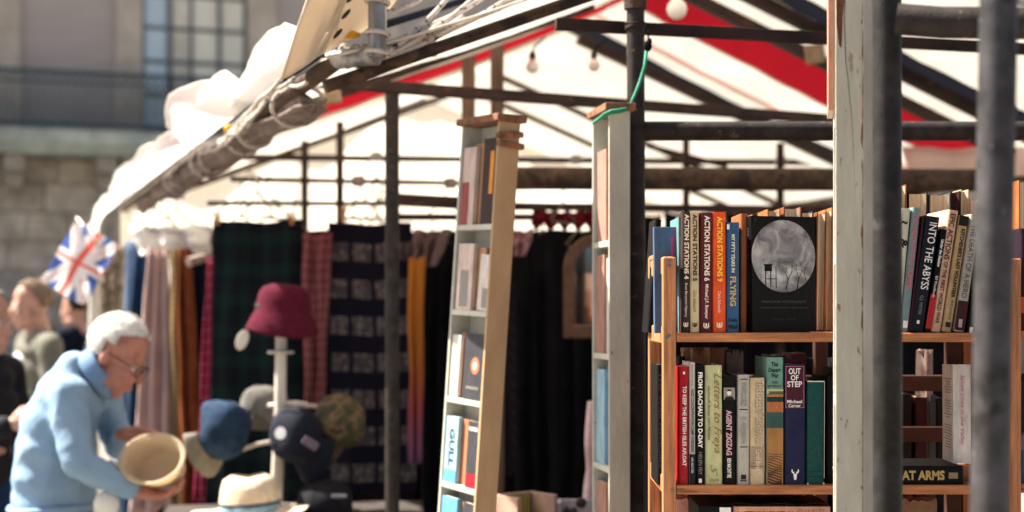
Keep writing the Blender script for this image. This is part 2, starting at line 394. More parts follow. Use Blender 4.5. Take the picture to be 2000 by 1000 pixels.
frame = thing('stall_frame', G(HW, 0, 0), 'bare timber and tube frame of bars and posts under the striped canopy', 'stall frame')
def barp(nm, a, b, w, h, m): return MB().span(a, b, w, h).build(nm, m, frame, bevel=0.003)
def tubep(nm, pts, r, m, par=None): return MB().tube(pts, r, 18).build(nm, m, par or frame, smooth=50)
# eave, ridge and rafters
tubep('eave_tube', [P(700, 112, 4.03), P(660, 116, 4.07)] + [G(0, v, ZE - 0.03) for v in (-2.2, -1.5, 0, 3.4)], 0.024, RUSTBAR)
tubep('eave_tube', [G(3.72, v, ZE - 0.03) for v in (-2.35, 0, 3.4)], 0.024, RUSTBAR)
for v, m in ((-2.33, RUSTBAR), (-1.15, BROWNBAR), (-0.78, BROWNBAR), (-0.5, BROWNBAR), (0.64, BROWNBAR), (2.4, RUSTBAR), (1.85, RUSTBAR)):
    for side in (0, 1):
        if v > 1 and side == 0 and v < 2: continue
        if v == 0.64 and side == 0: continue
        if v in (-0.78, -0.5) and side == 0: continue
        if v == -1.15 and side == 1: continue
        a, b = (0.0, HW) if side == 0 else (HW, 3.72)
        if v == -1.15: b = 1.25
        mb = MB(); dz = 0.035 if v == -1.15 else 0.075; p0, p1 = G(a, v + 0.1 * (v == -1.15), roofz(a) - dz), G(b, v + 0.1 * (v == -1.15), roofz(b) - dz)
        if m is RUSTBAR: mb.tube([p0, p1], 0.017, 12)
        else: mb.span(p0, p1, 0.03, 0.03) if v == -1.15 else mb.span(p0, p1, 0.045, 0.045)
        mb.build('rafter', m, frame, smooth=40)
# timber posts and cross bars inside
for px, top in ((915, 62), (971, 40)):
    d = 5.9; a = P(px, top, d); MB().span((a.x, d, 0), a, 0.05, 0.052, up=(0, 1, 0)).build('post', POST, frame, bevel=0.003)
tubep('pole', [P(766, 178, 5.2), Vector(((766 - 1000) / F * 5.2, 5.2, 0))], 0.0235, DARKPOLE)
barp('post_top', P(768, 175, 5.24), P(768, 240, 5.24), 0.03, 0.04, POST)
for px, d, top in ((595, 8.0, 275), (664, 7.6, 238)):
    a = P(px, top, d); tubep('pole', [a, (a.x, a.y, 0)], 0.019, BROWNBAR)
for px, d, top, bot in ((1340, 7.4, 270, 425), (1524, 7.0, 280, 420)):
    tubep('pole', [P(px, top, d), P(px, bot + 900, d)], 0.017, BROWNBAR)
barp('cross_bar', P(592, 158, 4.88), P(1660, 236, 5.85), 0.035, 0.036, BROWNBAR)
barp('cross_bar', P(360, 306, 7.9), P(1640, 318, 8.3), 0.025, 0.031, BROWNBAR)
barp('cross_bar', P(450, 350, 7.1), P(905, 358, 7.25), 0.022, 0.022, BROWNBAR)
barp('cross_bar', P(405, 397, 6.95), P(800, 398, 7.0), 0.022, 0.020, BROWNBAR)
barp('cross_bar', P(775, 390, 5.9), P(905, 397, 5.95), 0.05, 0.045, BROWNBAR)
barp('cross_bar', P(775, 424, 6.6), P(1170, 424, 6.8), 0.03, 0.028, BROWNBAR)
barp('cross_bar', P(985, 403, 6.0), P(1640, 410, 6.2), 0.03, 0.028, BROWNBAR)
tubep('thick_rail', [P(988, 348, 5.5), P(1920, 352, 5.6)], 0.041, RUSTBAR)
for px, py, d in ((735, 306, 7.86), (1125, 312, 8.02), (880, 358, 7.15), (1525, 316, 8.1), (700, 354, 7.05)):
    c = P(px, py, d); MB().box(c, (0.055, 0.045, 0.05)).build('joint_clamp', GALV, frame, bevel=0.008)
barp('brace', P(1265, 285, 7.0), P(1420, 325, 7.1), 0.02, 0.02, BROWNBAR)
for px, py, d, w in ((835, 95, 4.4, 0.052), (1592, 105, 6.4, 0.08), (650, 187, 5.1, 0.055)):
    MB().box(P(px, py, d), (w, 0.03, w * 0.95), Matrix.Rotation(R(-8), 3, 'Y')).build('wood_block', mat('pale_wood_block', (0.33, 0.23, 0.15, 1), 0.7, ns=20, na=0.3), frame, bevel=0.006)

# near frame of the book stall
nfr = thing('stall_frame', P(1240, 900, 3.95), 'dark steel pole and rail frame of the book stall in front', 'stall frame')
nfr.location.z = 0
def npole(px0, py0, px1, py1, d, r, m, nm='pole'):
    a, b = P(px0, py0, d), P(px1, py1, d); k = a.z / (a.z - b.z); b = a.lerp(b, k)
    return MB().tube([a + (a - b).normalized() * 0.25, a, a.lerp(b, 0.5), b], r, 28).build(nm, m, nfr, smooth=50)
pD = npole(1241, -30, 1245, 1000, 3.95, 0.0225, DARKPOLE)
pB = npole(1732, -30, 1734, 1000, 2.5, 0.0232, mat('soot_black_steel', (0.020, 0.018, 0.017, 1), 0.5, 0.15, ns=30, na=0.5, bump=0.15, bs=300, spots=[((0.05, 0.045, 0.04, 1), 18, 0.64)]))
pC = npole(1951, -30, 1932, 1000, 1.95, 0.0232, GREYPOLE)
MB().tube([P(1252, 256, 3.96), P(2060, 256, 3.98)], 0.0245, 22).build('rail', RUSTBAR if False else DARKPOLE, nfr, smooth=50)
MB().tube([P(1752, 37, 2.42), P(1840, 44, 2.40), P(2080, 46, 2.36)], 0.0245, 22).build('rail', DARKPOLE, nfr, smooth=50)
MB().span(P(1085, 47, 3.99), P(2040, 98, 4.35), 0.02, 0.031).build('timber_batten', BROWNBAR, nfr, bevel=0.002)
# sleeve and wire binding on the pole
MB().tube([P(1241, -10, 3.95), P(1241, 18, 3.95)], 0.029, 20).build('pole_sleeve', RUSTBAR, nfr, smooth=50)
wb = MB()
for k in range(3):
    c = P(1241, 44 + 5 * k, 3.95); wb.tube([c + Vector((math.cos(a) * 0.0255, math.sin(a) * 0.0255, 0.004 * math.sin(a + k))) for a in [2 * math.pi * i / 20 for i in range(20)]], 0.002, 6, closed=True)
wb.build('wire_binding', BROWNBAR, nfr, smooth=0)

# galvanised upright and elbow at the canopy corner, lashing ropes
gal = thing('tube_elbow', P(737, 120, 4.0), 'galvanised tube elbow wound with flecked rope at the canopy corner', 'tube')
MB().tube([P(737, -60, 3.97), P(737, 60, 3.97), P(736, 112, 3.97)], 0.0235, 24).build('upright', GALV, gal, smooth=50)
MB().tube([P(736, 108, 4.0), P(705, 111, 4.025), P(660, 116, 4.07), P(625, 128, 4.14)], 0.0255, 24).build('horizontal_tube', GALV, gal, smooth=50)
def ring(c, ax, r, w=0.0058):
    ax = Vector(ax).normalized(); o = ax.orthogonal().normalized(); b = ax.cross(o)
    return MB().tube([c + (o * math.cos(t) + b * math.sin(t)) * r for t in [2 * math.pi * i / 22 for i in range(22)]], w, 8, closed=True).build('lashing', ROPE, gal, smooth=0)
for y in (4, 66, 104): ring(P(737, y, 3.97), (0.12, 0.1, 1), 0.0285)
for x in (716, 698, 676, 652): ring(P(x, 110, 4.04 + (716 - x) * 0.0016), (1, -0.5, 0.12), 0.029)
def rope(nm, pts, r=0.0045, par=None, m=None):
    P0 = [Vector(q) for q in pts]; out = []
    for i in range(len(P0) - 1):
        for k in range(6): out.append(P0[i].lerp(P0[i + 1], k / 6) + Vector((0, 0, -0.006 * math.sin(math.pi * k / 6))))
    out.append(P0[-1]); return MB().tube(out, r, 8).build(nm, m or ROPE, par, smooth=0)
for k, (a, b) in enumerate((((748, 105), (880, -12)), ((746, 112), (935, -12)), ((744, 118), (1010, -14)), ((752, 84), (950, -10)), ((750, 22), (830, -12)), ((700, 124), (905, 32)), ((745, 92), (1040, -14)))):
    rope('rope', [P(*a, 4.02 + 0.012 * k), P((a[0] + b[0]) / 2 + 4, (a[1] + b[1]) / 2 + 6, 4.08 + 0.012 * k), P(*b, 4.2)], 0.0066, can)
hel = []
for k in range(420):
    v = -1.93 + k * 0.0048 * 1.4; c = G(0, v, ZE - 0.03); a = k * 0.10 + 2.2 * math.sin(k * 0.047) + math.sin(k * 0.013)
    hel.append(c + Vector((UC, US, 0)) * (math.cos(a) * 0.066 + 0.022) + Vector((0, 0, 1)) * (math.sin(a) * 0.052 - 0.03))
MB().tube(hel, 0.0062, 7).build('rope', ROPE, can, smooth=0)
for k in range(7):                         # lashings laid along and across the eave tube
    a = -2.2 + 0.16 * k; ph = k * 0.9
    rope('rope', [G(-0.030 + 0.012 * math.cos(ph + 3 * t), a + (1.1 + 0.16 * k) * t, ZE - 0.045 + 0.028 * math.sin(ph + 4 * t) + 0.01 * (k % 3)) for t in (0, 0.2, 0.4, 0.6, 0.8, 1.0)], 0.0062, can)
BUND = mat('brown_grey_canvas', (0.20, 0.155, 0.135, 1), 0.9, ns=16, na=0.35, bump=0.5, bs=30, spec=0.05)
def bund(a, b):                            # striped side curtain rolled up inside the eave
    v = -2.05 + 4.6 * b; an = 2 * math.pi * a; e = 1.0 if 0 < b < 1 else 0.05
    rr = (0.036 + 0.008 * math.sin(5 * an + v * 1.3) + 0.018 * noise.noise(Vector((math.cos(an) * 1.5, math.sin(an) * 1.5, v * 2.6)))) * e
    return G(0.035 + math.cos(an) * rr * 1.3, v, ZE - 0.07 + math.sin(an) * rr * 0.8 + 0.01 * math.sin(v * 4))
tag(MB().grid(bund, 30, 90).build('rolled_curtain', BUND, smooth=0), 'brown-grey side curtain rolled up and roped inside the left eave', 'rolled curtain')
YEL = mat('yellow_tape', (0.85, 0.42, 0.03, 1), 0.6, na=0.2)
for c, s in ((G(-0.035, -0.98, ZE - 0.035), (0.016, 0.05, 0.016)), (P(668, 68, 4.06), (0.05, 0.01, 0.014))):
    MB().ell(c, s, n=8).build('yellow_tape', YEL, can, smooth=0)

# rolled-up sheets along the left eave
FLAP = fabric('sunlit_flap', (0.88, 0.85, 0.80, 1), 0.5, 0.12, 6, 0.06)
def flap(ctrl, label, seed):
    """loose edge of the roof sheet turned out over the eave tube; ctrl lists (v, outward, upward) along its free edge"""
    def edge(v):
        for (a0, o0, u0), (a1, o1, u1) in zip(ctrl, ctrl[1:]):
            if v <= a1: t = (v - a0) / (a1 - a0); return o0 + (o1 - o0) * t, u0 + (u1 - u0) * t
        return ctrl[-1][1:]
    def fn(a, b):
        v = ctrl[0][0] + (ctrl[-1][0] - ctrl[0][0]) * b; o, u = edge(v); u += 0.02
        cr = 0.020 * (abs(noise.noise(Vector((seed + a * 0.6, v * 2.1 + a * 1.2, 1)))) - 0.25) + 0.004 * abs(noise.noise(Vector((seed + a * 2.0, v * 7.0 - a * 2, 4))))
        bul = math.sin(math.pi * a ** 0.8)
        x = -0.012 + a * (-o) - 0.028 * bul - cr * (0.3 + a); z = 0.012 + a * u - 0.014 * bul + cr * a
        return G(x, v + 0.05 * a * noise.noise(Vector((seed, v * 2.5, a))), ZE + z)
    t_ = thing('sheet_flap', fn(0, 0), label, 'sheet flap')
    MB().grid(fn, 18, 90).build('sheet', FLAP, t_, smooth=0)
    MB().tube([fn(1, k / 90) for k in range(91)], 0.004, 6).build('hem', FLAP, t_, smooth=0)
flap([(-2.2, 0.03, 0.05), (-2.0, 0.03, 0.11), (-1.75, 0.03, 0.135), (-1.5, 0.03, 0.115), (-1.3, 0.03, 0.07), (-1.12, 0.03, 0.04)], 'nearest sunlit white sheet edge turned up along the canopy eave', 1.3)
flap([(-1.3, 0.03, 0.04), (-1.12, 0.05, 0.10), (-0.8, 0.09, 0.11), (-0.55, 0.165, 0.09), (-0.46, 0.17, 0.055), (-0.2, 0.14, 0.03), (0.0, 0.06, 0.0)], 'crumpled white sheet edge with a pointed corner in the middle of the eave', 5.1)
flap([(-0.08, 0.05, 0.0), (0.08, 0.09, 0.04), (0.8, 0.13, 0.03), (1.5, 0.175, -0.01), (1.8, 0.19, -0.05), (2.2, 0.16, -0.085), (2.35, 0.07, -0.08)], 'long white sheet edge billowing along the far half of the eave', 9.7)
flap([(2.2, 0.07, -0.03), (2.6, 0.17, -0.05), (3.2, 0.165, -0.12), (4.1, 0.16, -0.18), (4.4, 0.05, -0.16)], 'farthest white sheet edge drooping low on the eave above the flag', 14.2)

# cream flap with eyelets at the canopy corner
fl = thing('canvas_flap', P(600, 150, 4.1), 'cream canvas flap with eyelets hanging at the near canopy corner', 'canvas flap')
def quad(p00, p10, p11, p01, bul, seed):
    def fn(a, b):
        q = p00.lerp(p10, a).lerp(p01.lerp(p11, a), b)
        return q + Vector((0, -bul * math.sin(math.pi * a) * (0.4 + 0.6 * b) + 0.012 * noise.noise(Vector((a * 3 + seed, b * 2, 0))), 0))
    return fn
MB().grid(quad(P(612, -40, 3.86), P(688, -40, 3.92), P(618, 112, 4.02), P(546, 156, 4.1), -0.03, 1), 14, 14).build('panel', CREAM, fl, smooth=0, solid=0.003)
MB().grid(quad(P(689, -40, 3.90), P(800, -40, 4.2), P(742, 46, 4.2), P(622, 110, 4.0), 0.02, 4), 14, 12).build('eyelet_band', CREAM, fl, smooth=0, solid=0.003)
for a, b in (((617, -40), (551, 154)), ((689, -40), (640, 66)), ((640, 66), (620, 108))):
    MB().tube([P(*a, 3.855), P((a[0] + b[0]) / 2 - 3, (a[1] + b[1]) / 2, 3.95), P(*b, 4.02 if b[1] < 150 else 4.08)], 0.004, 8).build('hem', CREAM, fl, smooth=0)
for x, y in ((676, 28), (660, 66), (686, -4)):
    c = P(x, y, 3.90)
    MB().lathe([(0.010, 0), (0.0105, 0.002), (0.0001, 0.0021)], 18, Matrix.Translation(c) @ Matrix.Rotation(R(42), 4, 'Y') @ Matrix.Rotation(R(90), 4, 'X') @ Matrix.Diagonal((0.5, 1.6, 1, 1))).build('eyelet', mat('dark_eyelet', (0.02, 0.02, 0.02, 1), 0.6), fl)
tag(MB().grid(quad(P(560, 140, 4.12), P(640, 96, 4.05), P(634, 108, 4.08), P(550, 165, 4.15), 0.0, 8), 8, 3).build('navy_binding', NAVY_SHADE, fl, smooth=0, solid=0.004), None)
MB().grid(quad(P(752, 40, 4.25), P(960, -20, 4.4), P(970, -12, 4.4), P(752, 56, 4.25), 0.0, 8), 10, 3).build('navy_binding', NAVY_SHADE, fl, smooth=0, solid=0.004)

# festoon bulbs
def bulb(px, py, d, r, label, m):
    c = P(px, py, d); t = thing('light_bulb', c - Vector((0, 0, r)), label, 'light bulb', 'unlit bulbs under the canopy')
    MB().lathe([(0.001, -r), (r * 0.5, -r * 0.86), (r * 0.87, -r * 0.5), (r, 0), (r * 0.87, r * 0.5), (r * 0.55, r * 0.85), (r * 0.4, r * 1.15)], 24, Matrix.Translation(c)).build('globe', m, t, smooth=0)
    MB().lathe([(r * 0.45, r * 1.1), (r * 0.5, r * 1.25), (r * 0.5, r * 2.1), (r * 0.25, r * 2.3), (0.001, r * 2.3)], 18, Matrix.Translation(c)).build('socket', BROWNBAR, t, smooth=40)
    MB().tube([c + Vector((0, 0, r * 2.2)), c + Vector((0.01, 0.01, r * 3.2)), c + Vector((0.05, 0.04, r * 4.6))], 0.004, 8).build('cable', BLACKC, t, smooth=0)
GLOBE = mat('frosted_globe', (0.62, 0.50, 0.45, 1), 0.25, na=0.1, bump=0)
GLOBEW = mat('white_globe', (0.75, 0.72, 0.68, 1), 0.3, na=0.05, bump=0)
bulb(1160, 128, 5.4, 0.021, 'small frosted bulb hanging left of the dark pole under the canopy', GLOBE)
bulb(1322, 18, 5.2, 0.034, 'round white bulb against the red stripe at the top', GLOBEW)
bulb(1040, 131, 6.1, 0.026, 'pale bulb against the white canopy, leftmost of the bulbs', GLOBEW)

# ================================================================== BOOKCASES
DB = 3.06                                  # depth of the shelf fronts; 1 photo pixel = 1 mm here
def zpx(y, d=DB): return CZ + (HY - y) / F * d
def xpx(x, d=DB): return (x - 1000) / F * d
bc = thing('bookcase', (0.64, 3.2, 0), 'open pine bookcase with ladder end and two shelves of history books in front', 'bookcase')
def wb_(nm, x0, x1, y0, y1, z0, z1, m, par=bc, bev=0.003):
    return MB().box(((x0 + x1) / 2, (y0 + y1) / 2, (z0 + z1) / 2), (abs(x1 - x0), abs(y1 - y0), abs(z1 - z0))).build(nm, m, par, bevel=bev)
ZS1, ZS2, ZS3 = zpx(650), zpx(948), 0.99
XL, XR = 0.321, 0.935
wb_('upright', 0.295, 0.3205, DB, DB + 0.028, 0, zpx(502), PINE)
wb_('upright', 0.295, 0.3205, DB + 0.31, DB + 0.338, 0, zpx(492), PINE)
for za, zb in ((535, 500), (672, 637), (968, 932)):
    wb_('rung', 0.297, 0.3185, DB + 0.028, DB + 0.31, zpx(za), zpx(zb), PINE)
wb_('end_cap', 0.297, 0.318, DB + 0.15, DB + 0.34, zpx(500), zpx(500) + 0.012, PINE)
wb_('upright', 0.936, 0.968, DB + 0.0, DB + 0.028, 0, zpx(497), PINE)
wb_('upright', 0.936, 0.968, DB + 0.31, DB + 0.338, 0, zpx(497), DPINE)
for za, zb in ((672, 637), (968, 932)): wb_('rung', 0.938, 0.966, DB + 0.028, DB + 0.31, zpx(za), zpx(zb), PINE)
for zt in (ZS1, ZS2, ZS3, 0.55): wb_('shelf', XL, XR, DB + 0.0, DB + 0.33, zt - 0.018, zt, PINEH)
SCREW = mat('screw_steel', (0.20, 0.17, 0.14, 1), 0.4, 0.8, bump=0)
for x, z in ((0.302, zpx(650) - 0.009), (0.314, zpx(948) - 0.009), (0.3075, zpx(518)), (0.950, zpx(650) - 0.009), (0.950, zpx(948) - 0.009), (0.3075, zpx(655)), (0.3075, zpx(520) + 0.012)):
    MB().lathe([(0.0036, 0), (0.0034, 0.0008), (0.0005, 0.0009)], 14, Matrix.Translation((x, DB - 0.0002, z)) @ Matrix.Rotation(R(90), 4, 'X')).build('screw', SCREW, bc)
# neighbour bookcase at the right border
bc2 = thing('bookcase', (1.2, 3.2, 0), 'second pine bookcase cut off by the right border', 'bookcase')
wb_('upright', 0.9705, 0.992, DB - 0.01, DB + 0.03, 0, zpx(505), PINE, bc2)
wb_('upright', 0.9705, 0.992, DB + 0.31, DB + 0.338, 0, zpx(505), PINE, bc2)
wb_('upright', 1.56, 1.585, DB, DB + 0.03, 0, zpx(505), PINE, bc2)
for zt in (zpx(646), zpx(945), 0.99): wb_('shelf', 0.9925, 1.5595, DB, DB + 0.33, zt - 0.018, zt, PINEH, bc2)
# bookcase standing back to back behind the first
bc3 = thing('bookcase', (0.66, 3.75, 0), 'dark slatted bookcase standing behind the front shelves', 'bookcase')
for x in (0.34, 0.70, 1.12): wb_('upright', x, x + 0.03, 3.62, 3.65, 0, 1.63, DPINE, bc3)
for y0, y1 in ((733, 764), (834, 863), (1010, 1040)):
    wb_('slat', 0.34, 1.15, 3.595, 3.6185, zpx(y1, 3.6), zpx(y0, 3.6), DPINE, bc3)
wb_('shelf', 0.34, 1.15, 3.66, 3.86, 1.07, 1.085, DPINE, bc3)
wb_('shelf', 0.34, 1.15, 3.66, 3.86, 0.40, 0.415, DPINE, bc3)

# ================================================================== BOOKS
_bc = {}
def bmat(key, r, g, b, rough=0.55, worn=True):
    k = 'book_' + key
    c_ = rgb(r, g, b)[:3]
    return mat(k, rgb(r, g, b), rough, spec=0.15, ns=22, na=0.22, bump=0.22, bs=120, stretch=(1.6, 1.6, 0.6), spots=[(tuple(min(1, c * 1.3 + 0.03) for c in c_) + (1,), 95, 0.70), (tuple(c * 0.5 for c in c_) + (1,), 40, 0.72)] if worn else None)

def spine_text(root, z_top, s, w, nm, body, y0, y1, xc, h, m, bold=0.0, shear=0.0, horiz=False, front=-0.0012, par=None):
    """lettering in photo pixels measured from the top of the spine; xc across from the spine's middle"""
    q, fs = text_data(body, bold, shear); mb = MB()
    if horiz: vs = [Vector(((xc + (a - 0.5) * h) * s, front, z_top - (y1 - b * (y1 - y0)) * s)) for a, b in q]      # h is the width here
    else: vs = [Vector(((xc + (b - 0.5) * h) * s, front, z_top - (y0 + a * (y1 - y0)) * s)) for a, b in q]
    mb.add(vs, fs); return mb.build(nm, m, par or root, local=True)

def book(x0, x1, yt, yb, d, label, cover, depth=0.15, tilt=0.0, rz=0.0, texts=(), panels=(), pages=None, back=False, zbase=None, rnd=0.35, soft=False):
    s = d / F; w = (x1 - x0) * s; h = (yb - yt) * s
    base = P((x0 + x1) / 2, yb, d)
    if zbase is not None: base.z = zbase
    root = thing('book', base, label, 'book')
    if not tilt: tilt = random.uniform(-0.3, 0.3)
    root.rotation_euler = (0, R(tilt), R(rz + random.uniform(-1.2, 1.2)))
    t = 0.0006 if soft else 0.0022; k = min(w * rnd, 0.006); ov = 0.0 if soft else 0.003
    out = [(-w / 2, depth), (-w / 2, k)] + [(-w / 2 + k - k * math.cos(a), k - k * math.sin(a)) for a in (R(22), R(45), R(68))] + [(-w / 2 + k, 0), (w / 2 - k, 0)] + [(w / 2 - k + k * math.sin(a), k - k * math.cos(a)) for a in (R(22), R(45), R(68))] + [(w / 2, k), (w / 2, depth)]
    inn = [(-w / 2 + t, depth), (-w / 2 + t, k + t), (-w / 2 + max(k, t * 1.2), t * 1.2), (w / 2 - max(k, t * 1.2), t * 1.2), (w / 2 - t, k + t), (w / 2 - t, depth)]
    ring_ = out + inn[::-1]; n = len(ring_); mb = MB()
    vs = [Vector((a, b, 0)) for a, b in ring_] + [Vector((a, b, h)) for a, b in ring_]
    fs = [(i, (i + 1) % n, n + (i + 1) % n, n + i) for i in range(n)] + [tuple(range(n))[::-1], tuple(range(n, 2 * n))]
    mb.add(vs, fs); cv = mb.build('cover', cover, root, local=True, smooth=30)
    pg = MB(); fy = depth - 0.004
    N = 6; top = []
    pg.box((0, (fy + 0.004) / 2, h / 2), (w - 2 * t - 0.0006, fy - 0.004, h - 2 * ov - 0.0006))
    pg.build('pages', pages or PAGES, root, local=True)
    for q in panels:                        # printed blocks on the spine: (nm, y0, y1, xa, xb, material)
        nm, y0, y1, xa, xb, m = q
        MB().add([Vector((xa * s, -0.0006, h - y1 * s)), Vector((xb * s, -0.0006, h - y1 * s)), Vector((xb * s, -0.0006, h - y0 * s)), Vector((xa * s, -0.0006, h - y0 * s))], [(0, 1, 2, 3)]).build(nm, m, root, local=True)
    for q in texts:
        spine_text(root, h, s, w, *q[:7], **(q[7] if len(q) > 7 else {}))
    return root

def emblem_T(root, h, s, y0, y1, wpx, m):
    """small publisher mark: bowl shape over a bar"""
    mb = MB(); zc = h - (y0 + y1) / 2 * s; r = wpx * s / 2
    for i in range(12):
        a0, a1 = math.pi * (1 + i / 12), math.pi * (1 + (i + 1) / 12)
        mb.add([Vector((math.cos(a0) * r, -0.0009, zc + math.sin(a0) * r)), Vector((math.cos(a1) * r, -0.0009, zc + math.sin(a1) * r)), Vector((math.cos(a1) * r * 0.55, -0.0009, zc + math.sin(a1) * r * 0.55)), Vector((math.cos(a0) * r * 0.55, -0.0009, zc + math.sin(a0) * r * 0.55))], [(0, 1, 2, 3)])
    for x in (-r * 0.9, r * 0.62): mb.add([Vector((x, -0.0009, zc)), Vector((x + r * 0.3, -0.0009, zc)), Vector((x + r * 0.3, -0.0009, zc + r * 0.9)), Vector((x, -0.0009, zc + r * 0.9))], [(0, 1, 2, 3)])
    mb.add([Vector((-r * 0.3, -0.0009, zc - r * 0.9)), Vector((r * 0.3, -0.0009, zc - r * 0.9)), Vector((r * 0.3, -0.0009, zc + r * 0.7)), Vector((-r * 0.3, -0.0009, zc + r * 0.7))], [(0, 1, 2, 3)])
    return mb.build('publisher_mark', m, root, local=True)

DS = DB + 0.012
B = {'bold': 0.022}; BB = {'bold': 0.035}; IT = {'shear': 0.35}; HZ = {'horiz': True, 'bold': 0.02}
TL, AL = 'title_lettering', 'author_lettering'
# ---- upper shelf
r = book(1331, 1347.5, 413, 649, DS, 'dark brown hardback with cream lettering, first of the matching set on the upper shelf', bmat('umber', 60, 42, 40), texts=[(TL, 'ACTION STATIONS 4', 5, 132, 1, 9, I_CREAM, BB), (AL, 'Bruce Barrymore Halpenny', 140, 206, 0, 6.5, I_CREAM)])
emblem_T(r, 0.2365, DS / F, 213, 228, 10, I_CREAM)
r = book(1348, 1366.5, 413, 649, DS, 'cream hardback with brown lettering, second of the matching set on the upper shelf', bmat('cream', 205, 185, 145), texts=[(TL, 'ACTION STATIONS 5', 5, 136, 1, 9, I_BROWN, BB), (AL, 'Chris Ashworth', 154, 196, 0, 6.5, I_BROWN)])
emblem_T(r, 0.2365, DS / F, 213, 228, 10, I_BROWN)
r = book(1367, 1391.5, 415, 649, DS, 'thick maroon hardback with cream lettering beside the orange one', bmat('maroon', 88, 32, 42), texts=[(TL, 'ACTION STATIONS 6', 6, 134, 1, 11, I_CREAM, BB), (AL, 'Michael J.F. Bowyer', 140, 208, 0, 8.5, I_CREAM, B)])
emblem_T(r, 0.2345, DS / F, 213, 228, 12, I_CREAM)
r = book(1392, 1418.5, 414, 649, DS, 'bright orange hardback with yellow lettering on the upper shelf', bmat('orange', 222, 82, 38), texts=[(TL, 'ACTION STATIONS 9', 9, 136, 1, 11, I_YEL, BB), (AL, 'Chris Ashworth', 155, 197, 0, 7, I_CREAM)])
emblem_T(r, 0.2355, DS / F, 213, 228, 12, I_CREAM)
book(1419, 1444, 434, 649, DS, 'blue hardback with gold and white lettering on the upper shelf', bmat('steel_blue', 50, 85, 122), texts=[(TL, 'MY FIFTY YEARS IN', 24, 98, 0, 7, I_CREAM, B), (TL, 'FLYING', 106, 164, 0, 12, I_GOLD, BB), ('badge_lettering', 'Daily', 188, 196, 0, 18, I_BLACK, HZ), ('badge_lettering', 'Mail', 200, 208, 0, 18, I_BLACK, HZ)],
     panels=[('jacket_chip', 4, 14, -12, -7, I_WHITE)])
book(1446, 1460, 417, 649, DS + 0.03, 'plain brown hardback set back beside the moonlit cover', bmat('tan_brown', 150, 88, 52), 0.13)
# moonlit cover, face out
mc = thing('book', P(1470, 648.5, DS + 0.005), 'black book facing out with a cloudy full moon on its cover', 'book')
mc.rotation_euler = (R(-2), 0, R(17)); wq, hq, tq = 0.139, 0.229, 0.030
BLK = bmat('black', 6, 6, 7)
MB().box((wq / 2, 0.0012, hq / 2), (wq, 0.0024, hq)).box((wq / 2, tq - 0.0012, hq / 2), (wq, 0.0024, hq)).box((0.0012, tq / 2, hq / 2), (0.0024, tq - 0.0048, hq)).build('cover', BLK, mc, local=True)
MB().box((wq / 2, tq / 2, hq / 2), (wq - 0.006, tq - 0.006, hq - 0.006)).build('pages', PAGESW, mc, local=True)
moon = bpy.data.materials.new('moon_print'); t_, n_, l_, b_ = nodes(moon); tc_ = n_.new('ShaderNodeTexCoord')
nz_ = n_.new('ShaderNodeTexNoise'); nz_.inputs['Scale'].default_value = 24; nz_.inputs['Detail'].default_value = 7; nz_.inputs['Distortion'].default_value = 0.8; nz_.inputs['Roughness'].default_value = 0.6; l_.new(tc_.outputs['Object'], nz_.inputs['Vector'])
l_.new(RAMP(n_, l_, nz_.outputs['Fac'], [(0.30, (0.05, 0.05, 0.055, 1)), (0.44, (0.16, 0.15, 0.155, 1)), (0.55, (0.30, 0.28, 0.275, 1)), (0.66, (0.50, 0.48, 0.46, 1))], False), b_.inputs['Base Color']); b_.inputs['Roughness'].default_value = 0.4
cx, cz, rm = wq * 0.50, hq - 0.079, 0.0695
MB().add([Vector((cx + math.cos(2 * math.pi * k / 56) * rm, -0.0006, cz + math.sin(2 * math.pi * k / 56) * rm * 1.03)) for k in range(56)], [tuple(range(56))]).build('moon_print', moon, mc, local=True)
# silhouettes on the moon
sil = MB()
def twig(x, z, ang, L, w, dep):
    x2, z2 = x + math.sin(ang) * L, z + math.cos(ang) * L; nx, nz2 = math.cos(ang) * w / 2, -math.sin(ang) * w / 2
    if (x2 - cx) ** 2 + (z2 - cz) ** 2 < (rm * 0.98) ** 2:
        sil.add([Vector((x - nx, -0.0010, z - nz2)), Vector((x + nx, -0.0010, z + nz2)), Vector((x2 + nx * 0.6, -0.0010, z2 + nz2 * 0.6)), Vector((x2 - nx * 0.6, -0.0010, z2 - nz2 * 0.6))], [(0, 1, 2, 3)])
    if dep:
        for s_ in (-1, 1): twig(x2, z2, ang + s_ * random.uniform(0.25, 0.6), L * random.uniform(0.6, 0.82), w * 0.62, dep - 1)
for x, L in ((cx + 0.004, 0.02), (cx + 0.028, 0.022), (cx + 0.046, 0.018)): twig(x, cz - 0.066, random.uniform(-0.3, 0.3), L, 0.0022, 4)
for x0_, x1_, z0_, z1_ in ((-0.042, -0.026, -0.030, -0.018), (-0.041, -0.039, -0.06, -0.03), (-0.030, -0.028, -0.062, -0.03), (-0.044, -0.024, -0.018, -0.016), (-0.018, -0.0165, -0.064, -0.02), (-0.04, -0.016, -0.046, -0.0445)):
    sil.add([Vector((cx + a, -0.0010, cz + b)) for a, b in ((x0_, z0_), (x1_, z0_), (x1_, z1_), (x0_, z1_))], [(0, 1, 2, 3)])
sil.build('tree_silhouette', BLK, mc, local=True)
for body, y, w_, hh, m in (('MARCH BY MOONLIGHT', 0.057, 0.098, 0.0055, I_DGREY), ('A Bomber Command Story of Ops and Evasion', 0.046, 0.105, 0.004, I_DGREY), ('JACK LOVE', 0.022, 0.05, 0.005, ink('faint', rgb(52, 50, 50)))):
    q, fs = text_data(body, 0.0, 0.0); MB().add([Vector((wq / 2 + (a - 0.5) * w_, -0.0008, y + b * hh)) for a, b in q], fs).build('cover_lettering', m, mc, local=True)
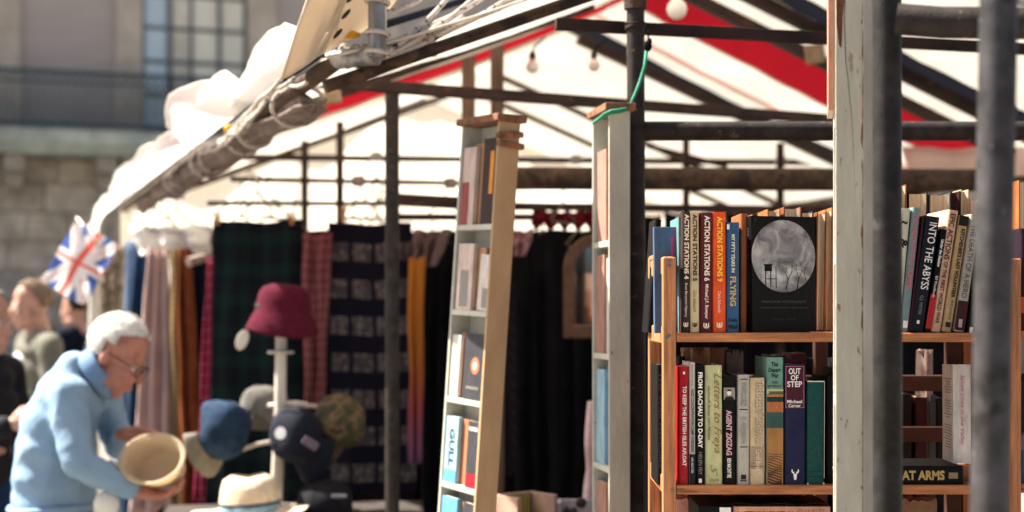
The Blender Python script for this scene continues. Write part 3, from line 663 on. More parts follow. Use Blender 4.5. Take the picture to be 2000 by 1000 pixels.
q, fs = text_data('MARCH BY MOONLIGHT', 0, 0); MB().add([Vector((-0.0004, tq / 2 - (b - 0.5) * 0.008, hq * 0.9 - a * 0.15)) for a, b in q], fs).build('spine_lettering', I_DGREY, mc, local=True)
# books at the left end, one face out behind the ladder
book(1325, 1331, 424, 649, DS + 0.03, 'thin teal book squeezed against the brown one at the left end', bmat('teal', 95, 135, 135), 0.14)
fo = thing('book', P(1279, 650, DS + 0.05), 'blue book facing out behind the top of the ladder end', 'book'); fo.rotation_euler = (R(-3), 0, R(4))
MB().box((0.023, 0.008, 0.106), (0.046, 0.016, 0.212)).build('cover', bmat('dusty_blue', 72, 95, 125), fo, local=True, bevel=0.001)
MB().box((0.0235, 0.008, 0.1055), (0.045, 0.012, 0.2125)).build('pages', PAGESW, fo, local=True)
MB().box((0.042, -0.0004, 0.106), (0.009, 0.0008, 0.211)).build('cover_stripe', bmat('mauve', 120, 75, 120), fo, local=True)
MB().box((0.0365, -0.0004, 0.15), (0.004, 0.0008, 0.08)).build('cover_stripe', bmat('magenta', 190, 70, 120), fo, local=True)
book(1264, 1277, 428, 650, DS + 0.26, 'black leaning book half hidden by the dark pole at the shelf end', bmat('black', 6, 6, 7), 0.12, tilt=4)
# second row on the upper shelf, fore-edges towards the front
def backbook(x0, x1, yt, d, label, col, zb, tilt=0, depth=0.13, pages=None):
    s = d / F; w = (x1 - x0) * s; c = P((x0 + x1) / 2, 0, d); zt = zpx(yt, d); h = zt - zb
    t = thing('book', (c.x, d, zb), label, 'book'); t.rotation_euler = (0, R(tilt), 0); k = 0.0022
    MB().box((-w / 2 + k / 2, depth / 2, h / 2), (k, depth, h)).box((w / 2 - k / 2, depth / 2, h / 2), (k, depth, h)).box((0, depth - k / 2, h / 2), (w - 2 * k, k, h)).build('cover', col, t, local=True)
    mb = MB(); N = 8
    prof = [(-w / 2 + k + 0.0003 + (w - 2 * k - 0.0006) * i / N, 0.004 + 0.006 * math.sin(math.pi * i / N)) for i in range(N + 1)]
    vs = [Vector((a, b, 0.003)) for a, b in prof] + [Vector((a, b, h - 0.004)) for a, b in prof]; bk = len(vs)
    vs += [Vector((prof[-1][0], depth - 0.004, z_)) for z_ in (0.003, h - 0.004)] + [Vector((prof[0][0], depth - 0.004, z_)) for z_ in (0.003, h - 0.004)]
    fs = [(i, i + 1, N + 2 + i, N + 1 + i) for i in range(N)] + [(N, bk, bk + 1, 2 * N + 1), (0, N + 1, bk + 3, bk + 2)] + [tuple(range(N + 1, 2 * N + 2)) + (bk + 1, bk + 3)]
    mb.add(vs, fs); mb.build('pages', pages or PAGES, t, local=True); return t
BR = bmat('brown_board', 120, 70, 45); DK = bmat('charcoal', 30, 27, 27); OR = bmat('ochre_board', 160, 95, 50); SL = bmat('slate', 70, 75, 80); MA = bmat('dark_maroon', 62, 28, 30); BG = bmat('beige_board', 175, 150, 120)
for i, (a, b, y, c) in enumerate(((1450, 1472, 418, BR), (1503, 1528, 408, OR), (1529, 1563, 404, BR), (1566, 1590, 412, DK), (1593, 1611, 414, BR), (1612, 1626, 409, OR), (1627, 1640, 405, OR))):
    backbook(a, b, y, DS + 0.17, ('brown-edged book in the hidden second row, left of the moonlit cover', 'worn book behind the moonlit cover, first of those showing above it', 'wide pale-paged book showing above the middle of the moonlit cover', 'dark book showing above the right half of the moonlit cover', 'narrow brown book at the right edge of the moonlit cover', 'ochre book between the moonlit cover and the pale green post', 'ochre book partly hidden by the pale green post')[i], c, ZS1, tilt=random.uniform(-1, 1))
for i, (a, b, y, c, pg) in enumerate(((1752, 1771, 360, BR, None), (1774, 1812, 375, DK, None), (1815, 1857, 377, SL, PAGES), (1858, 1876, 373, DK, MA), (1877, 1893, 370, BG, None), (1894, 1925, 388, BG, PAGESW))):
    backbook(a, b, y, DS + 0.17, ('rounded brown book, leftmost of the raised back row', 'pale-paged book in dark boards, second of the raised back row', 'wide pale-paged book in slate boards in the raised back row', 'dark narrow book in the raised back row', 'thin beige book in the raised back row', 'whitish book in the raised back row beside the grey pole')[i], c, ZS1, pages=pg)
# ---- leaning books on the upper shelf, right of the black pole
def lean(xt0, xt1, yt, xb0, xb1, label, cover, **k):
    w = ((xt1 - xt0) + (xb1 - xb0)) / 2; ang = math.degrees(math.atan2((xt0 + xt1) / 2 - (xb0 + xb1) / 2, 648 - yt)); xm = (xb0 + xb1) / 2
    L = (648 - yt) / math.cos(R(ang)) - w / 2 * math.tan(R(ang)); wd = w * math.cos(R(ang))
    r_ = book(xm - wd / 2, xm + wd / 2, 648 - L, 648, DS, label, cover, tilt=ang, **k)
    r_.location.z = ZS1 + wd / 2 * DS / F * math.sin(R(abs(ang))) + 0.0004; return r_
lean(1758, 1780, 405, 1738, 1757, 'white jacketed book with black ornament leaning beside the black pole', bmat('off_white', 205, 200, 180), texts=[('ornament', '&', 60, 80, 2, 14, I_BLACK, BB), ('ornament', '~', 25, 32, 0, 12, I_BLACK, HZ)])
lean(1781, 1801, 404, 1759, 1773, 'grey-teal leaning book with faded pink lettering', bmat('grey_teal', 120, 140, 142), texts=[(TL, 'THE MUD OF THE SOMME', 12, 160, 0, 9, I_PINK, B)], panels=[('publisher_mark', 222, 236, -4, 5, I_WHITE)])
lean(1802, 1806, 422, 1774, 1778, 'thin black leaning book with maroon edge', bmat('maroon_black', 60, 22, 28))
lean(1807, 1838, 421, 1776, 1804, 'navy-black leaning book with large white capitals', bmat('ink_blue', 22, 26, 36), texts=[(TL, 'INTO THE ABYSS', 12, 144, 3, 15, I_WHITE, {'bold': 0.008}), (AL, 'G.J. MEYER', 156, 194, 0, 8, I_GREY)], panels=[('publisher_mark', 205, 212, -2, 3, I_WHITE)])
lean(1838, 1851, 447, 1806, 1818, 'black and red leaning book with small white title', bmat('black', 6, 6, 7), texts=[(TL, 'Under the Shadow', 20, 74, 0, 6, I_WHITE, B), (AL, 'Bill Woodhouse', 92, 134, 0, 5, I_WHITE)], panels=[('red_print', 128, 196, -6, 6, I_RED)])
lean(1852, 1874, 409, 1818, 1837, 'pinkish cream leaning book with dark capitals down its spine', bmat('pink_cream', 208, 168, 140), texts=[(TL, 'EPIC ACTIONS', 7, 98, 0, 11, I_BROWN, B), (TL, 'OF THE FIRST WORLD WAR', 102, 224, 0, 8, I_BROWN, B)])
lean(1875, 1893, 420, 1838, 1859, 'tan leaning book with black stencil capitals', bmat('tan', 178, 150, 108), texts=[(TL, "KITCHENER'S LAST VOLUNTEER", 26, 162, 2, 8, I_BLACK, BB), (AL, 'HENRY ALLINGHAM', 166, 205, 2, 5, I_BROWN)], panels=[('photo_print', 0, 20, -9, 9, DK), ('publisher_mark', 210, 220, -4, 6, I_BLACK)])
lean(1897, 1916, 418, 1861, 1885, 'grey-white leaning book with grey capitals beside the grey pole', bmat('pale_grey', 170, 162, 150), texts=[(TL, 'THE DEATH OF A HERO', 20, 164, 0, 11, I_DGREY)], panels=[('photo_print', 170, 228, -10, 10, MA), ('publisher_mark', 206, 222, -3, 4, I_WHITE)])
lean(1921, 1935, 440, 1889, 1903, 'dark leaning book, last in the row behind the grey pole', DK, panels=[('publisher_mark', 200, 214, -3, 4, I_WHITE)])
# ---- lower shelf
NV = bmat('navy', 32, 34, 66)
book(1284, 1297, 713, 947, DS + 0.06, 'black ribbed book seen through the ladder end of the lower shelf', bmat('black', 6, 6, 7), texts=[(TL, 'THE WAR MEMOIRS', 14, 200, 0, 7, I_DGREY)])
book(1325, 1339, 697, 947, DS + 0.14, 'tall black book behind the red one on the lower shelf', bmat('black', 6, 6, 7), 0.1)
book(1324, 1345, 716, 947, DS, 'glossy red book with white capitals on the lower shelf', bmat('scarlet', 165, 24, 34, 0.28), texts=[(TL, 'TO KEEP THE BRITISH ISLES AFLOAT', 38, 194, 2, 7.5, I_WHITE, B)], panels=[('publisher_mark', 10, 15, -1, 3, I_WHITE), ('publisher_mark', 214, 222, -4, 3, I_RED)])
book(1346.5, 1358, 708, 947, DS, 'slim white and black book with small capitals beside the red one', bmat('chalk', 195, 190, 180), texts=[(TL, 'NAZI CONCENTRATION CAMP OVERSEERS', 52, 176, 0.5, 6, I_BLACK, B), ('series_lettering', 'FORGOTTEN VOICES', 4, 46, -0.5, 4.5, I_TAN), (AL, 'IAN BAXTER', 186, 216, 0, 4, I_WHITE, {'front': -0.0014})], panels=[('black_print', 179, 239, -5.75, 5.75, I_BLACK)])
book(1359, 1376.5, 713, 947, DS, 'black book with bold white capitals beside the pale green one', bmat('black', 6, 6, 7), texts=[(TL, 'FROM DACHAU TO D-DAY', 14, 162, 0, 9, I_WHITE, BB), (AL, 'HELEN FRY', 170, 214, 0, 6.5, I_GREY)], panels=[('publisher_mark', 222, 230, -3, 3, I_WHITE)])
r = book(1377.5, 1411.5, 713.5, 947, DS, 'pale green book with slanted gold script on its wide spine', bmat('pistachio', 190, 188, 140), texts=[(TL, 'Letters to Freya', 16, 172, 6, 19, ink('old_gold', rgb(140, 108, 62)), {'shear': 0.45}), (AL, 'Helmuth James von Moltke', 40, 146, -10, 8, I_BROWN, {'shear': 0.4}), ('publisher_lettering', 'COLLINS', 222, 226, 0, 18, I_TAN, HZ), ('ornament', 'S', 194, 216, 0, 14, I_TAN, {'shear': 0.5})])
book(1413, 1437.5, 733, 947, DS, 'black book with small portrait and pink title lettering', bmat('black', 6, 6, 7), texts=[(TL, 'AGENT ZIGZAG', 68, 156, -1, 11, ink('pink_white', rgb(215, 165, 180)), BB), (AL, 'BEN MACINTYRE', 162, 200, -1, 8, I_WHITE, B)], panels=[('portrait_print', 24, 48, -11, 11, I_GREY)])
pt_ = book  # (portrait figure follows on its own print)
r = [o for o in COL.objects if o.get('label') == 'black book with small portrait and pink title lettering'][0]; s_ = DS / F; h_ = 214 * s_
pm = MB()
pm.add([Vector((-0.0005 + math.cos(a) * 0.0042, -0.0010, h_ - 34 * s_ + math.sin(a) * 0.0058)) for a in [2 * math.pi * k / 20 for k in range(20)]], [tuple(range(20))])
pm.build('portrait_face', I_CREAM, r, local=True)
pm = MB(); pm.add([Vector((-0.010, -0.0011, h_ - 48 * s_)), Vector((0.010, -0.0011, h_ - 48 * s_)), Vector((0.006, -0.0011, h_ - 41.5 * s_)), Vector((-0.007, -0.0011, h_ - 41.5 * s_))], [(0, 1, 2, 3)])
pm.add([Vector((-0.0005 + math.cos(a) * 0.0046, -0.0011, h_ - 31 * s_ + math.sin(a) * 0.0036)) for a in [math.pi * k / 10 for k in range(11)]], [tuple(range(11))])
pm.build('portrait_suit_and_hair', I_BLACK, r, local=True)
book(1440, 1464, 732, 947, DS, 'silver-grey book with dark bands across its spine', bmat('silver', 178, 172, 160), texts=[(TL, 'WARLORD', 14, 62, 0, 12, I_GREY, B), (AL, 'D. ADDISON', 82, 134, 0, 9, I_GREY)],
     panels=[('spine_band', 8, 9.6, -7, 8, I_BLACK), ('spine_band', 67, 68.8, -8, 8, I_BLACK), ('spine_band', 140, 141.8, -7, 8, I_BLACK), ('publisher_mark', 195, 204, -5, 5, I_BLACK), ('publisher_mark', 205, 208, -6, 6, I_DGREY)])
book(1464.5, 1494, 738, 947, DS, 'cream book with shadowed capitals beside the silver-grey one', bmat('sand', 200, 178, 145), texts=[(TL, 'THE DESERT GENERALS', 6, 130, 4, 16, I_TAN, BB), (TL, 'THE DESERT GENERALS', 5, 129, 5, 15, bmat('sand_light', 214, 196, 166), {'bold': 0.01, 'front': -0.0016}), (AL, 'Correlli Barnett', 140, 182, 2, 10, I_CREAM)],
     panels=[('photo_print', 134, 178, -14, 14, bmat('sand_grey', 160, 140, 118)), ('print_line', 172, 173.5, -14, 12, I_BROWN), ('print_line', 166, 167, -13, 4, I_BROWN)])
dw = [('sky_print', 62, 71, -16, 16, bmat('dw_pale', 190, 185, 130)), ('hill_print', 66, 72, -12, 16, I_BLACK), ('band_print', 72, 77, -16, 16, bmat('dw_tan', 165, 120, 80)), ('band_print', 77, 87, -16, 16, bmat('dw_dark', 35, 50, 52)), ('band_print', 87, 107, -16, 16, bmat('dw_orange', 175, 105, 65)), ('band_print', 107, 138, -16, 16, bmat('dw_teal', 55, 85, 78)), ('band_print', 138, 249, -16, 16, bmat('dw_sand', 165, 118, 70))]
r = book(1496.5, 1530, 698, 947, DS, 'book with a desert dune picture down its spine and teal top', bmat('dw_top', 110, 150, 135), panels=dw, texts=[(TL, 'The', 9, 18, -1, 14, I_BLACK, HZ), (TL, 'Desert', 20, 29, -1, 24, I_BLACK, HZ), (TL, 'War', 31, 40, -1, 15, I_BLACK, HZ), (AL, 'ALAN', 46, 51, -1, 12, I_BROWN, HZ), (AL, 'MOOREHEAD', 54, 58.5, -1, 26, I_BROWN, HZ)])
rp = MB(); s_ = DS / F; h_ = 249 * s_
for k in range(13):
    y = 186 + k * 4.6; w0 = 0.6 + k * 0.13; x0_ = -15 + 2 * random.random(); x1_ = 15 - 2 * random.random()
    vs = []
    for i in range(7): a = i / 6; vs.append(Vector(((x0_ + (x1_ - x0_) * a) * s_, -0.0010, h_ - (y + 5 * a + 1.5 * math.sin(a * 5 + k)) * s_)))
    for i in range(7): a = 1 - i / 6; vs.append(Vector(((x0_ + (x1_ - x0_) * a) * s_, -0.0010, h_ - (y + w0 * 1.6 + 5 * a + 1.5 * math.sin(a * 5 + k)) * s_)))
    rp.add(vs, [tuple(range(14))])
rp.build('dune_ripples', ink('ripple', rgb(60, 40, 32)), r, local=True)
r = book(1532, 1574, 711, 947, DS, 'thick navy book with a maroon title panel', NV, texts=[(TL, 'OUT', 8, 20, -1, 23, I_WHITE, HZ), (TL, 'OF', 21.5, 32, -1, 15, I_WHITE, HZ), (TL, 'STEP', 33.5, 45, -1, 29, I_WHITE, HZ), (AL, 'Michael', 70, 76.5, -1, 29, I_WHITE, HZ), (AL, 'Carver', 78, 84, -1, 24, I_WHITE, HZ)],
         panels=[('panel_border', 4, 85.5, -18.5, 17.5, I_PINK)])
s_ = DS / F; h_ = 236 * s_
MB().add([Vector((a * s_, -0.0008, h_ - b * s_)) for a, b in ((-17.5, 84.5), (16.5, 84.5), (16.5, 5), (-17.5, 5))], [(0, 1, 2, 3)]).build('title_panel', bmat('panel_maroon', 70, 26, 40), r, local=True)
bh = MB()
bh.add([Vector((a * s_, -0.0010, h_ - b * s_)) for a, b in ((-3.5, 214), (3.5, 214), (2.2, 226), (-2.2, 226))], [(0, 3, 2, 1)])
for sg in (-1, 1):
    pts = [(2.5, 214), (6, 213), (7.5, 209), (6.5, 205), (4.8, 206.5), (5.2, 209.5), (3.5, 210.5), (1.5, 210.5)]
    bh.add([Vector((sg * a * s_, -0.0010, h_ - b * s_)) for a, b in pts], [tuple(range(8))])
bh.build('bull_head_mark', I_WHITE, r, local=True)
book(1576, 1610, 744, 947, DS, 'dark green cloth book with worn pale corners', mat('book_bottle_green', rgb(16, 72, 66), 0.7, ns=120, na=0.25, bump=0.2, bs=400, spots=[((0.35, 0.36, 0.30, 1), 210, 0.73)]), panels=[('spine_rule', 176, 177, -16, 16, I_BLACK), ('spine_rule', 186, 187.2, -16, 16, I_BLACK)] + [('worn_corner', a, b, c, d, I_CREAM) for a, b, c, d in ((0, 2, -17, 17), (199, 203, -17, -14), (198, 203, 14, 17), (0, 190, 16.2, 17))])
book(1613, 1630, 735, 947, DS + 0.02, 'black book between the green one and the pale green post', bmat('black', 6, 6, 7), panels=[('publisher_mark', 176, 180, 4, 7, I_WHITE)])
book(1636, 1700, 720, 947, DS + 0.03, 'thick dark book hidden behind the pale green post', DK)
# right of the black pole: stack and white book
aa = thing('book', P(1813, 947.8, DS), 'black book lying flat with golden capitals along its spine', 'book')
wa = 0.137; ha = 0.038
MB().box((0, 0.08, 0.0015), (wa, 0.16, 0.003)).box((0, 0.08, ha - 0.0015), (wa, 0.16, 0.003)).box((0, 0.0015, ha / 2), (wa, 0.003, ha - 0.006)).build('cover', bmat('black', 6, 6, 7), aa, local=True, bevel=0.001)
MB().box((0, 0.08, ha / 2), (wa - 0.008, 0.15, ha - 0.007)).build('pages', PAGES, aa, local=True)
q, fs = text_data('AT ARMS', 0.04, 0); MB().add([Vector((-0.052 + a * 0.084, -0.0008, 0.010 + b * 0.019)) for a, b in q], fs).build('title_lettering', I_GOLD, aa, local=True)
MB().box((0.049, -0.0004, 0.019), (0.018, 0.0008, 0.012)).build('publisher_mark', I_TAN, aa, local=True)
wbk = thing('book', P(1862, 911, DS + 0.03), 'white book with lines of small print standing on the black flat one', 'book'); wbk.location.z = ZS2 + ha + 0.0006; wbk.rotation_euler = (0, R(-1.5), R(-97))
hh = 0.196
WB = bmat('soft_white', 222, 212, 202)
MB().box((-0.07, 0.0012, hh / 2), (0.14, 0.0024, hh)).box((-0.07, 0.0328, hh / 2), (0.14, 0.0024, hh)).box((-0.0012, 0.017, hh / 2), (0.0024, 0.0292, hh)).build('cover', WB, wbk, local=True)
MB().box((-0.07, 0.017, hh / 2), (0.132, 0.028, hh - 0.006)).build('pages', PAGESW, wbk, local=True)
pr = MB()
for k in range(26):
    if k in (6, 7, 15, 16): continue
    zz = hh - 0.03 - k * 0.0055; wln = random.uniform(0.05, 0.1); pr.add([Vector((-0.065 - wln / 2, -0.0005, zz)), Vector((-0.065 + wln / 2, -0.0005, zz)), Vector((-0.065 + wln / 2, -0.0005, zz + 0.002)), Vector((-0.065 - wln / 2, -0.0005, zz + 0.002))], [(0, 1, 2, 3)])
pr.build('small_print', I_GREY, wbk, local=True)
q, fs = text_data('Seven Lives in the Valley', 0, 0.3); MB().add([Vector((0.0006, 0.017 - (b - 0.5) * -0.010, hh - 0.02 - a * 0.14)) for a, b in q], fs).build('spine_lettering', I_PINK, wbk, local=True)
# ---- third shelf, seen at the bottom border: flat stack and black box
zt = zpx(993) ; zc = ZS3
for k, (hgt, c, lab) in enumerate(((0.05, NV, 'navy book at the bottom of the flat stack on the lowest visible shelf'), (0.06, MA, 'maroon book in the middle of the flat stack on the lowest visible shelf'), (0.045, DK, 'dark book under the pink one in the flat stack'), (zt - ZS3 - 0.155, bmat('salmon', 205, 150, 125), 'pinkish book with a row of black capitals on top of the flat stack'))):
    t = thing('book', (0.53, DS + 0.005, zc), lab, 'book'); w_ = 0.19
    MB().box((0, 0.08, 0.0013), (w_, 0.16, 0.0026)).box((0, 0.08, hgt - 0.0013), (w_, 0.16, 0.0026)).box((0, 0.0013, hgt / 2), (w_, 0.0026, hgt - 0.0052)).build('cover', c, t, local=True)
    MB().box((0, 0.08, hgt / 2), (w_ - 0.008, 0.15, hgt - 0.006)).build('pages', PAGES, t, local=True)
    if k == 3:
        q, fs = text_data('A LIFETIME IN FOOTBALL', 0.03, 0); MB().add([Vector((-0.09 + a * 0.115, -0.0008, hgt - 0.021 + b * 0.012)) for a, b in q], fs).build('title_lettering', I_BLACK, t, local=True)
        q, fs = text_data('CHARLES', 0.0, 0); MB().add([Vector((0.03 + a * 0.055, -0.0008, hgt - 0.019 + b * 0.014)) for a, b in q], fs).build('author_lettering', I_TAN, t, local=True)
    zc += hgt + 0.0004
t = thing('magazine', (0.53, DS + 0.01, zc), 'torn black magazine lying on the flat stack', 'magazine')
MB().grid(lambda a, b: Vector((-0.12 + 0.215 * a, 0.16 * b, 0.0015 + 0.004 * abs(math.sin(9 * a + 2 * b)) * (1 - b))), 20, 4).build('cover', bmat('black', 6, 6, 7), t, local=True, solid=0.002)
t = thing('box_file', (0.40, DS + 0.0, ZS3), 'black box file with a white label under the lower shelf', 'box file')
MB().box((0, 0.1, 0.115), (0.068, 0.2, 0.23)).build('case', bmat('black', 6, 6, 7), t, local=True, bevel=0.002)
MB().box((0.018, -0.0006, 0.19), (0.022, 0.0012, 0.075)).build('label', I_WHITE, t, local=True)
# loose things at the back of the shelves
for i, (x, y0, d, w_, h_, col, lab, cat) in enumerate(((1352, 1000, 3.55, 0.10, 0.20, (0.55, 0.27, 0.22, 1), 'pinkish paper bag behind the box file', 'paper bag'), (1440, 1000, 3.5, 0.09, 0.20, (0.62, 0.36, 0.28, 1), 'flesh-coloured paper parcel under the lower shelf', 'parcel'),
                                                         (1520, 1000, 3.5, 0.06, 0.20, (0.03, 0.045, 0.12, 1), 'dark blue cloth bundle under the lower shelf', 'cloth'), (1565, 1000, 3.5, 0.035, 0.20, (0.65, 0.24, 0.04, 1), 'orange cloth bundle under the lower shelf', 'cloth'),
                                                         (1375, 735, 3.46, 0.11, 0.12, (0.42, 0.24, 0.15, 1), 'fan of brown paper behind the lower shelf books', 'paper'), (1432, 735, 3.46, 0.045, 0.09, (0.22, 0.22, 0.24, 1), 'grey crumpled paper behind the lower shelf books', 'paper'),
                                                         (1805, 760, 3.75, 0.035, 0.10, (0.42, 0.30, 0.24, 1), 'pale crumpled wrapper seen through the slats', 'wrapper'), (1785, 1000, 3.5, 0.10, 0.13, (0.36, 0.21, 0.13, 1), 'brown cardboard packet at the bottom beside the black pole', 'packet'))):
    c = P(x, y0, d); c.z = {0: 1.086, 1: 1.086, 2: 1.086, 3: 1.086, 4: 1.515, 5: 1.515, 6: 1.42, 7: 1.086}[i]; sd = i * 3.1
    top = {0: 1.215, 1: 1.21, 2: 1.205, 3: 1.205, 4: 1.53, 5: 1.54, 6: 1.53, 7: 1.21}[i]
    if i in (4, 5): base_z = ZS2
    else: base_z = {6: 1.0855}.get(i, ZS3)
    if i == 6: c.y = 3.72
    elif i in (4, 5): c.y = DB + 0.26
    else: c.y = DB + 0.22
    c = Vector(((x - 1000) / F * c.y, c.y, base_z)); H = {0: zpx(966, c.y), 1: zpx(966, c.y), 2: zpx(966, c.y), 3: zpx(966, c.y), 4: zpx(676, c.y), 5: zpx(680, c.y), 6: zpx(680, c.y), 7: zpx(968, c.y)}[i] - base_z - 0.002
    def fn(a, b):
        an = 2 * math.pi * a; rr = 0.9 if 0 < b < 1 else 0.02; k = 1 + 0.16 * noise.noise(Vector((math.cos(an) * 2 + sd, math.sin(an) * 2, b * 4)))
        if i == 4: k *= 0.75 + 0.25 * math.cos(an * 9) * b
        sq = 1 / max(abs(math.cos(an)), abs(math.sin(an))) ** 0.6
        return c + Vector((math.cos(an) * w_ / 2 * rr * k * sq, math.sin(an) * 0.035 * rr * k, H * min(1, b / 0.9) * (1 - 0.12 * abs(noise.noise(Vector((math.cos(an) * 3 + sd, math.sin(an) * 3, 4)))) * b)))
    o = MB().grid(fn, 36, 10).build(cat.replace(' ', '_'), mat('loose_%d' % i, col, 0.8, ns=20, na=0.3, bump=0.3, bs=30), smooth=35)
    tag(o, lab, cat)
for i, (x, w_, c, y) in enumerate(((1768, 24, DK, 770), (1800, 22, MA, 776), (1822, 12, SL, 772), (1838, 14, DK, 778), (1600, 26, DK, 700), (1560, 30, MA, 690), (1520, 28, DK, 694), (1640, 30, DK, 700), (1690, 40, MA, 700))):
    d = 3.68; t = thing('book', (xpx(x, d), d, 1.086), ('charcoal book behind the slats, leftmost seen beside the black pole', 'dark maroon book behind the slats', 'slate book behind the slats', 'charcoal book behind the slats nearest the white book', 'charcoal book on the rear bookcase above the green book', 'maroon book on the rear bookcase above the navy book', 'charcoal book on the rear bookcase above the desert picture', 'charcoal book on the rear bookcase behind the pale green post', 'maroon book on the rear bookcase behind the black pole')[i], 'book')
    hgt = zpx(y, d) - 1.086; w2 = w_ * d / F
    MB().box((-w2 / 2 + 0.001, 0.07, hgt / 2), (0.002, 0.14, hgt)).box((w2 / 2 - 0.001, 0.07, hgt / 2), (0.002, 0.14, hgt)).box((0, 0.001, hgt / 2), (w2 - 0.004, 0.002, hgt)).build('cover', c, t, local=True)
    MB().box((0, 0.07, hgt / 2), (w2 - 0.005, 0.13, hgt - 0.006)).build('pages', PAGES, t, local=True)
# ---- books in the neighbour bookcase
book(1994, 2020, 446, 648, DS, 'dark purple book with pink lettering at the right border', bmat('aubergine', 42, 28, 42), texts=[(TL, 'THE LAST STAND', 20, 90, 0, 12, I_PINK, B)], panels=[('orange_print', 134, 165, -13, 13, bmat('burnt_orange', 185, 85, 45)), ('red_print', 165, 200, -13, 13, MA)])
backbook(1990, 2040, 352, DS + 0.12, 'tall ochre-paged book at the upper right border', OR, zpx(646))
book(1993, 2014, 745, 945, DS, 'blue book with small white lettering at the right border', bmat('petrol', 48, 92, 122), texts=[(TL, 'when quiet was the new loud', 14, 108, 1, 6, I_WHITE, B), (AL, 'Holloway', 142, 178, 0, 6, I_WHITE)], panels=[('black_print', 0, 100, -10.5, 10.5, bmat('ink_black', 26, 30, 38)), ('mauve_print', 104, 134, -10.5, 10.5, bmat('mauve_grey', 110, 100, 115))])
book(2015, 2045, 735, 945, DS, 'grey book beyond the right border', SL)

# ================================================================== NARROW DISPLAY RACKS
def rack(origin, W, D, alpha, lean_, H, shelves, label, side_m, front_m, top_over=0.012, extra=None):
    """origin: front right foot; opening faces left of the camera by alpha"""
    t = thing('display_rack', origin, label, 'display rack')
    t.rotation_euler = (Matrix.Rotation(R(lean_), 3, 'Y') @ Matrix.Rotation(-R(alpha), 3, 'Z')).to_euler()
    k = 0.010
    MB().box((-k / 2, D / 2, H / 2), (k, D, H)).build('side_board', side_m, t, local=True, bevel=0.0015)
    MB().box((-W + k / 2, D / 2, H / 2), (k, D, H)).build('side_board', front_m, t, local=True, bevel=0.0015)
    MB().box((-W / 2, D - 0.003, H / 2), (W - 2 * k - 0.0006, 0.006, H)).build('back_board', front_m, t, local=True)
    for z in shelves: MB().box((-W / 2, D / 2 - 0.004, z - 0.007), (W - 2 * k - 0.0006, D - 0.009, 0.014)).build('shelf', front_m, t, local=True, bevel=0.001)
    MB().box((-W / 2, D / 2, H + 0.009), (W + 2 * top_over, D + 2 * top_over, 0.018)).build('top_board', RUSTY, t, local=True, bevel=0.002)
    return t
r2 = None
def rbook(rk, origin_rot, x, z, w, h, t_, tilt, cov, label, y=0.012, print_=None, soft=True):
    """book standing face out in a rack; x is its right edge in rack coordinates"""
    if rk is r1: y = 0.018 if 0.012 <= y < 0.024 else 0.004     # neighbours overlap: the middle one stands behind
    M = rk.matrix_basis if False else (Matrix.Translation(rk.location) @ rk.rotation_euler.to_matrix().to_4x4())
    b = thing('book', (0, 0, 0), label, 'book'); L = M @ Matrix.Translation((x, y, z + 0.0004)) @ Matrix.Rotation(R(tilt), 4, 'Y')
    b.location = L.to_translation(); b.rotation_euler = L.to_3x3().to_euler()
    MB().box((-w / 2, 0.0006, h / 2), (w, 0.0012, h)).box((-w / 2, t_ - 0.0006, h / 2), (w, 0.0012, h)).box((-0.0006, t_ / 2, h / 2), (0.0012, t_ - 0.0024, h)).build('cover', cov, b, local=True)
    MB().box((-w / 2 - 0.001, t_ / 2, h / 2), (w - 0.0035, t_ - 0.003, h - 0.002)).build('pages', PAGESW, b, local=True)
    for q in (print_ or ()):
        kind, m, a = q
        if kind == 'rect': MB().add([Vector((-w * a[1], -0.0005, h * a[2])), Vector((-w * a[0], -0.0005, h * a[2])), Vector((-w * a[0], -0.0005, h * a[3])), Vector((-w * a[1], -0.0005, h * a[3]))], [(0, 1, 2, 3)]).build('cover_print', m, b, local=True)
        if kind == 'disc': MB().add([Vector((-w * a[0] + math.cos(2 * math.pi * k / 30) * a[2], -0.0005 - a[3], h * a[1] + math.sin(2 * math.pi * k / 30) * a[2])) for k in range(30)], [tuple(range(30))]).build('cover_print', m, b, local=True)
        if kind == 'text':
            qq, fs = text_data(a[0], 0.03, 0)
            if a[5]: vs = [Vector((-w * a[1] + (v - 0.5) * a[3], -0.0009, h * a[2] - u * a[4])) for u, v in qq]
            else: vs = [Vector((-w * a[1] + (u - 0.5) * a[3], -0.0009, h * a[2] + v * a[4])) for u, v in qq]
            MB().add(vs, fs).build('cover_lettering', m, b, local=True)
    return b
# rack 1: leaning, in the middle
r1 = rack((-0.163, 4.0, 0), 0.212, 0.062, 61, 3.6, 2.094, [1.83, 1.605, 1.373, 1.147, 0.92, 0.69, 0.45, 0.22], 'narrow leaning display rack with tan side board and rows of books in the middle', TANSIDE, PALEF)
PKW = bmat('pale_pink_cover', 205, 185, 175); KR = bmat('kraft', 175, 135, 100); WHC = bmat('white_cover', 205, 200, 192); GRC = bmat('charcoal_cover', 62, 62, 66); SKY = bmat('sky_cover', 95, 160, 200); SKY2 = bmat('pale_sky_cover', 150, 185, 200)
I_CORAL = ink('coral', rgb(225, 110, 80))
rbook(r1, 0, -0.125, 1.83, 0.07, 0.205, 0.012, 0, PKW, 'pink and white book, leftmost on the top shelf of the leaning rack', 0.006, [('rect', bmat('rose', 150, 75, 75), (0.4, 1.0, 0.0, 0.55))])
rbook(r1, 0, -0.06, 1.83, 0.10, 0.215, 0.014, 0, KR, 'kraft brown book on the top shelf of the leaning rack', 0.020)
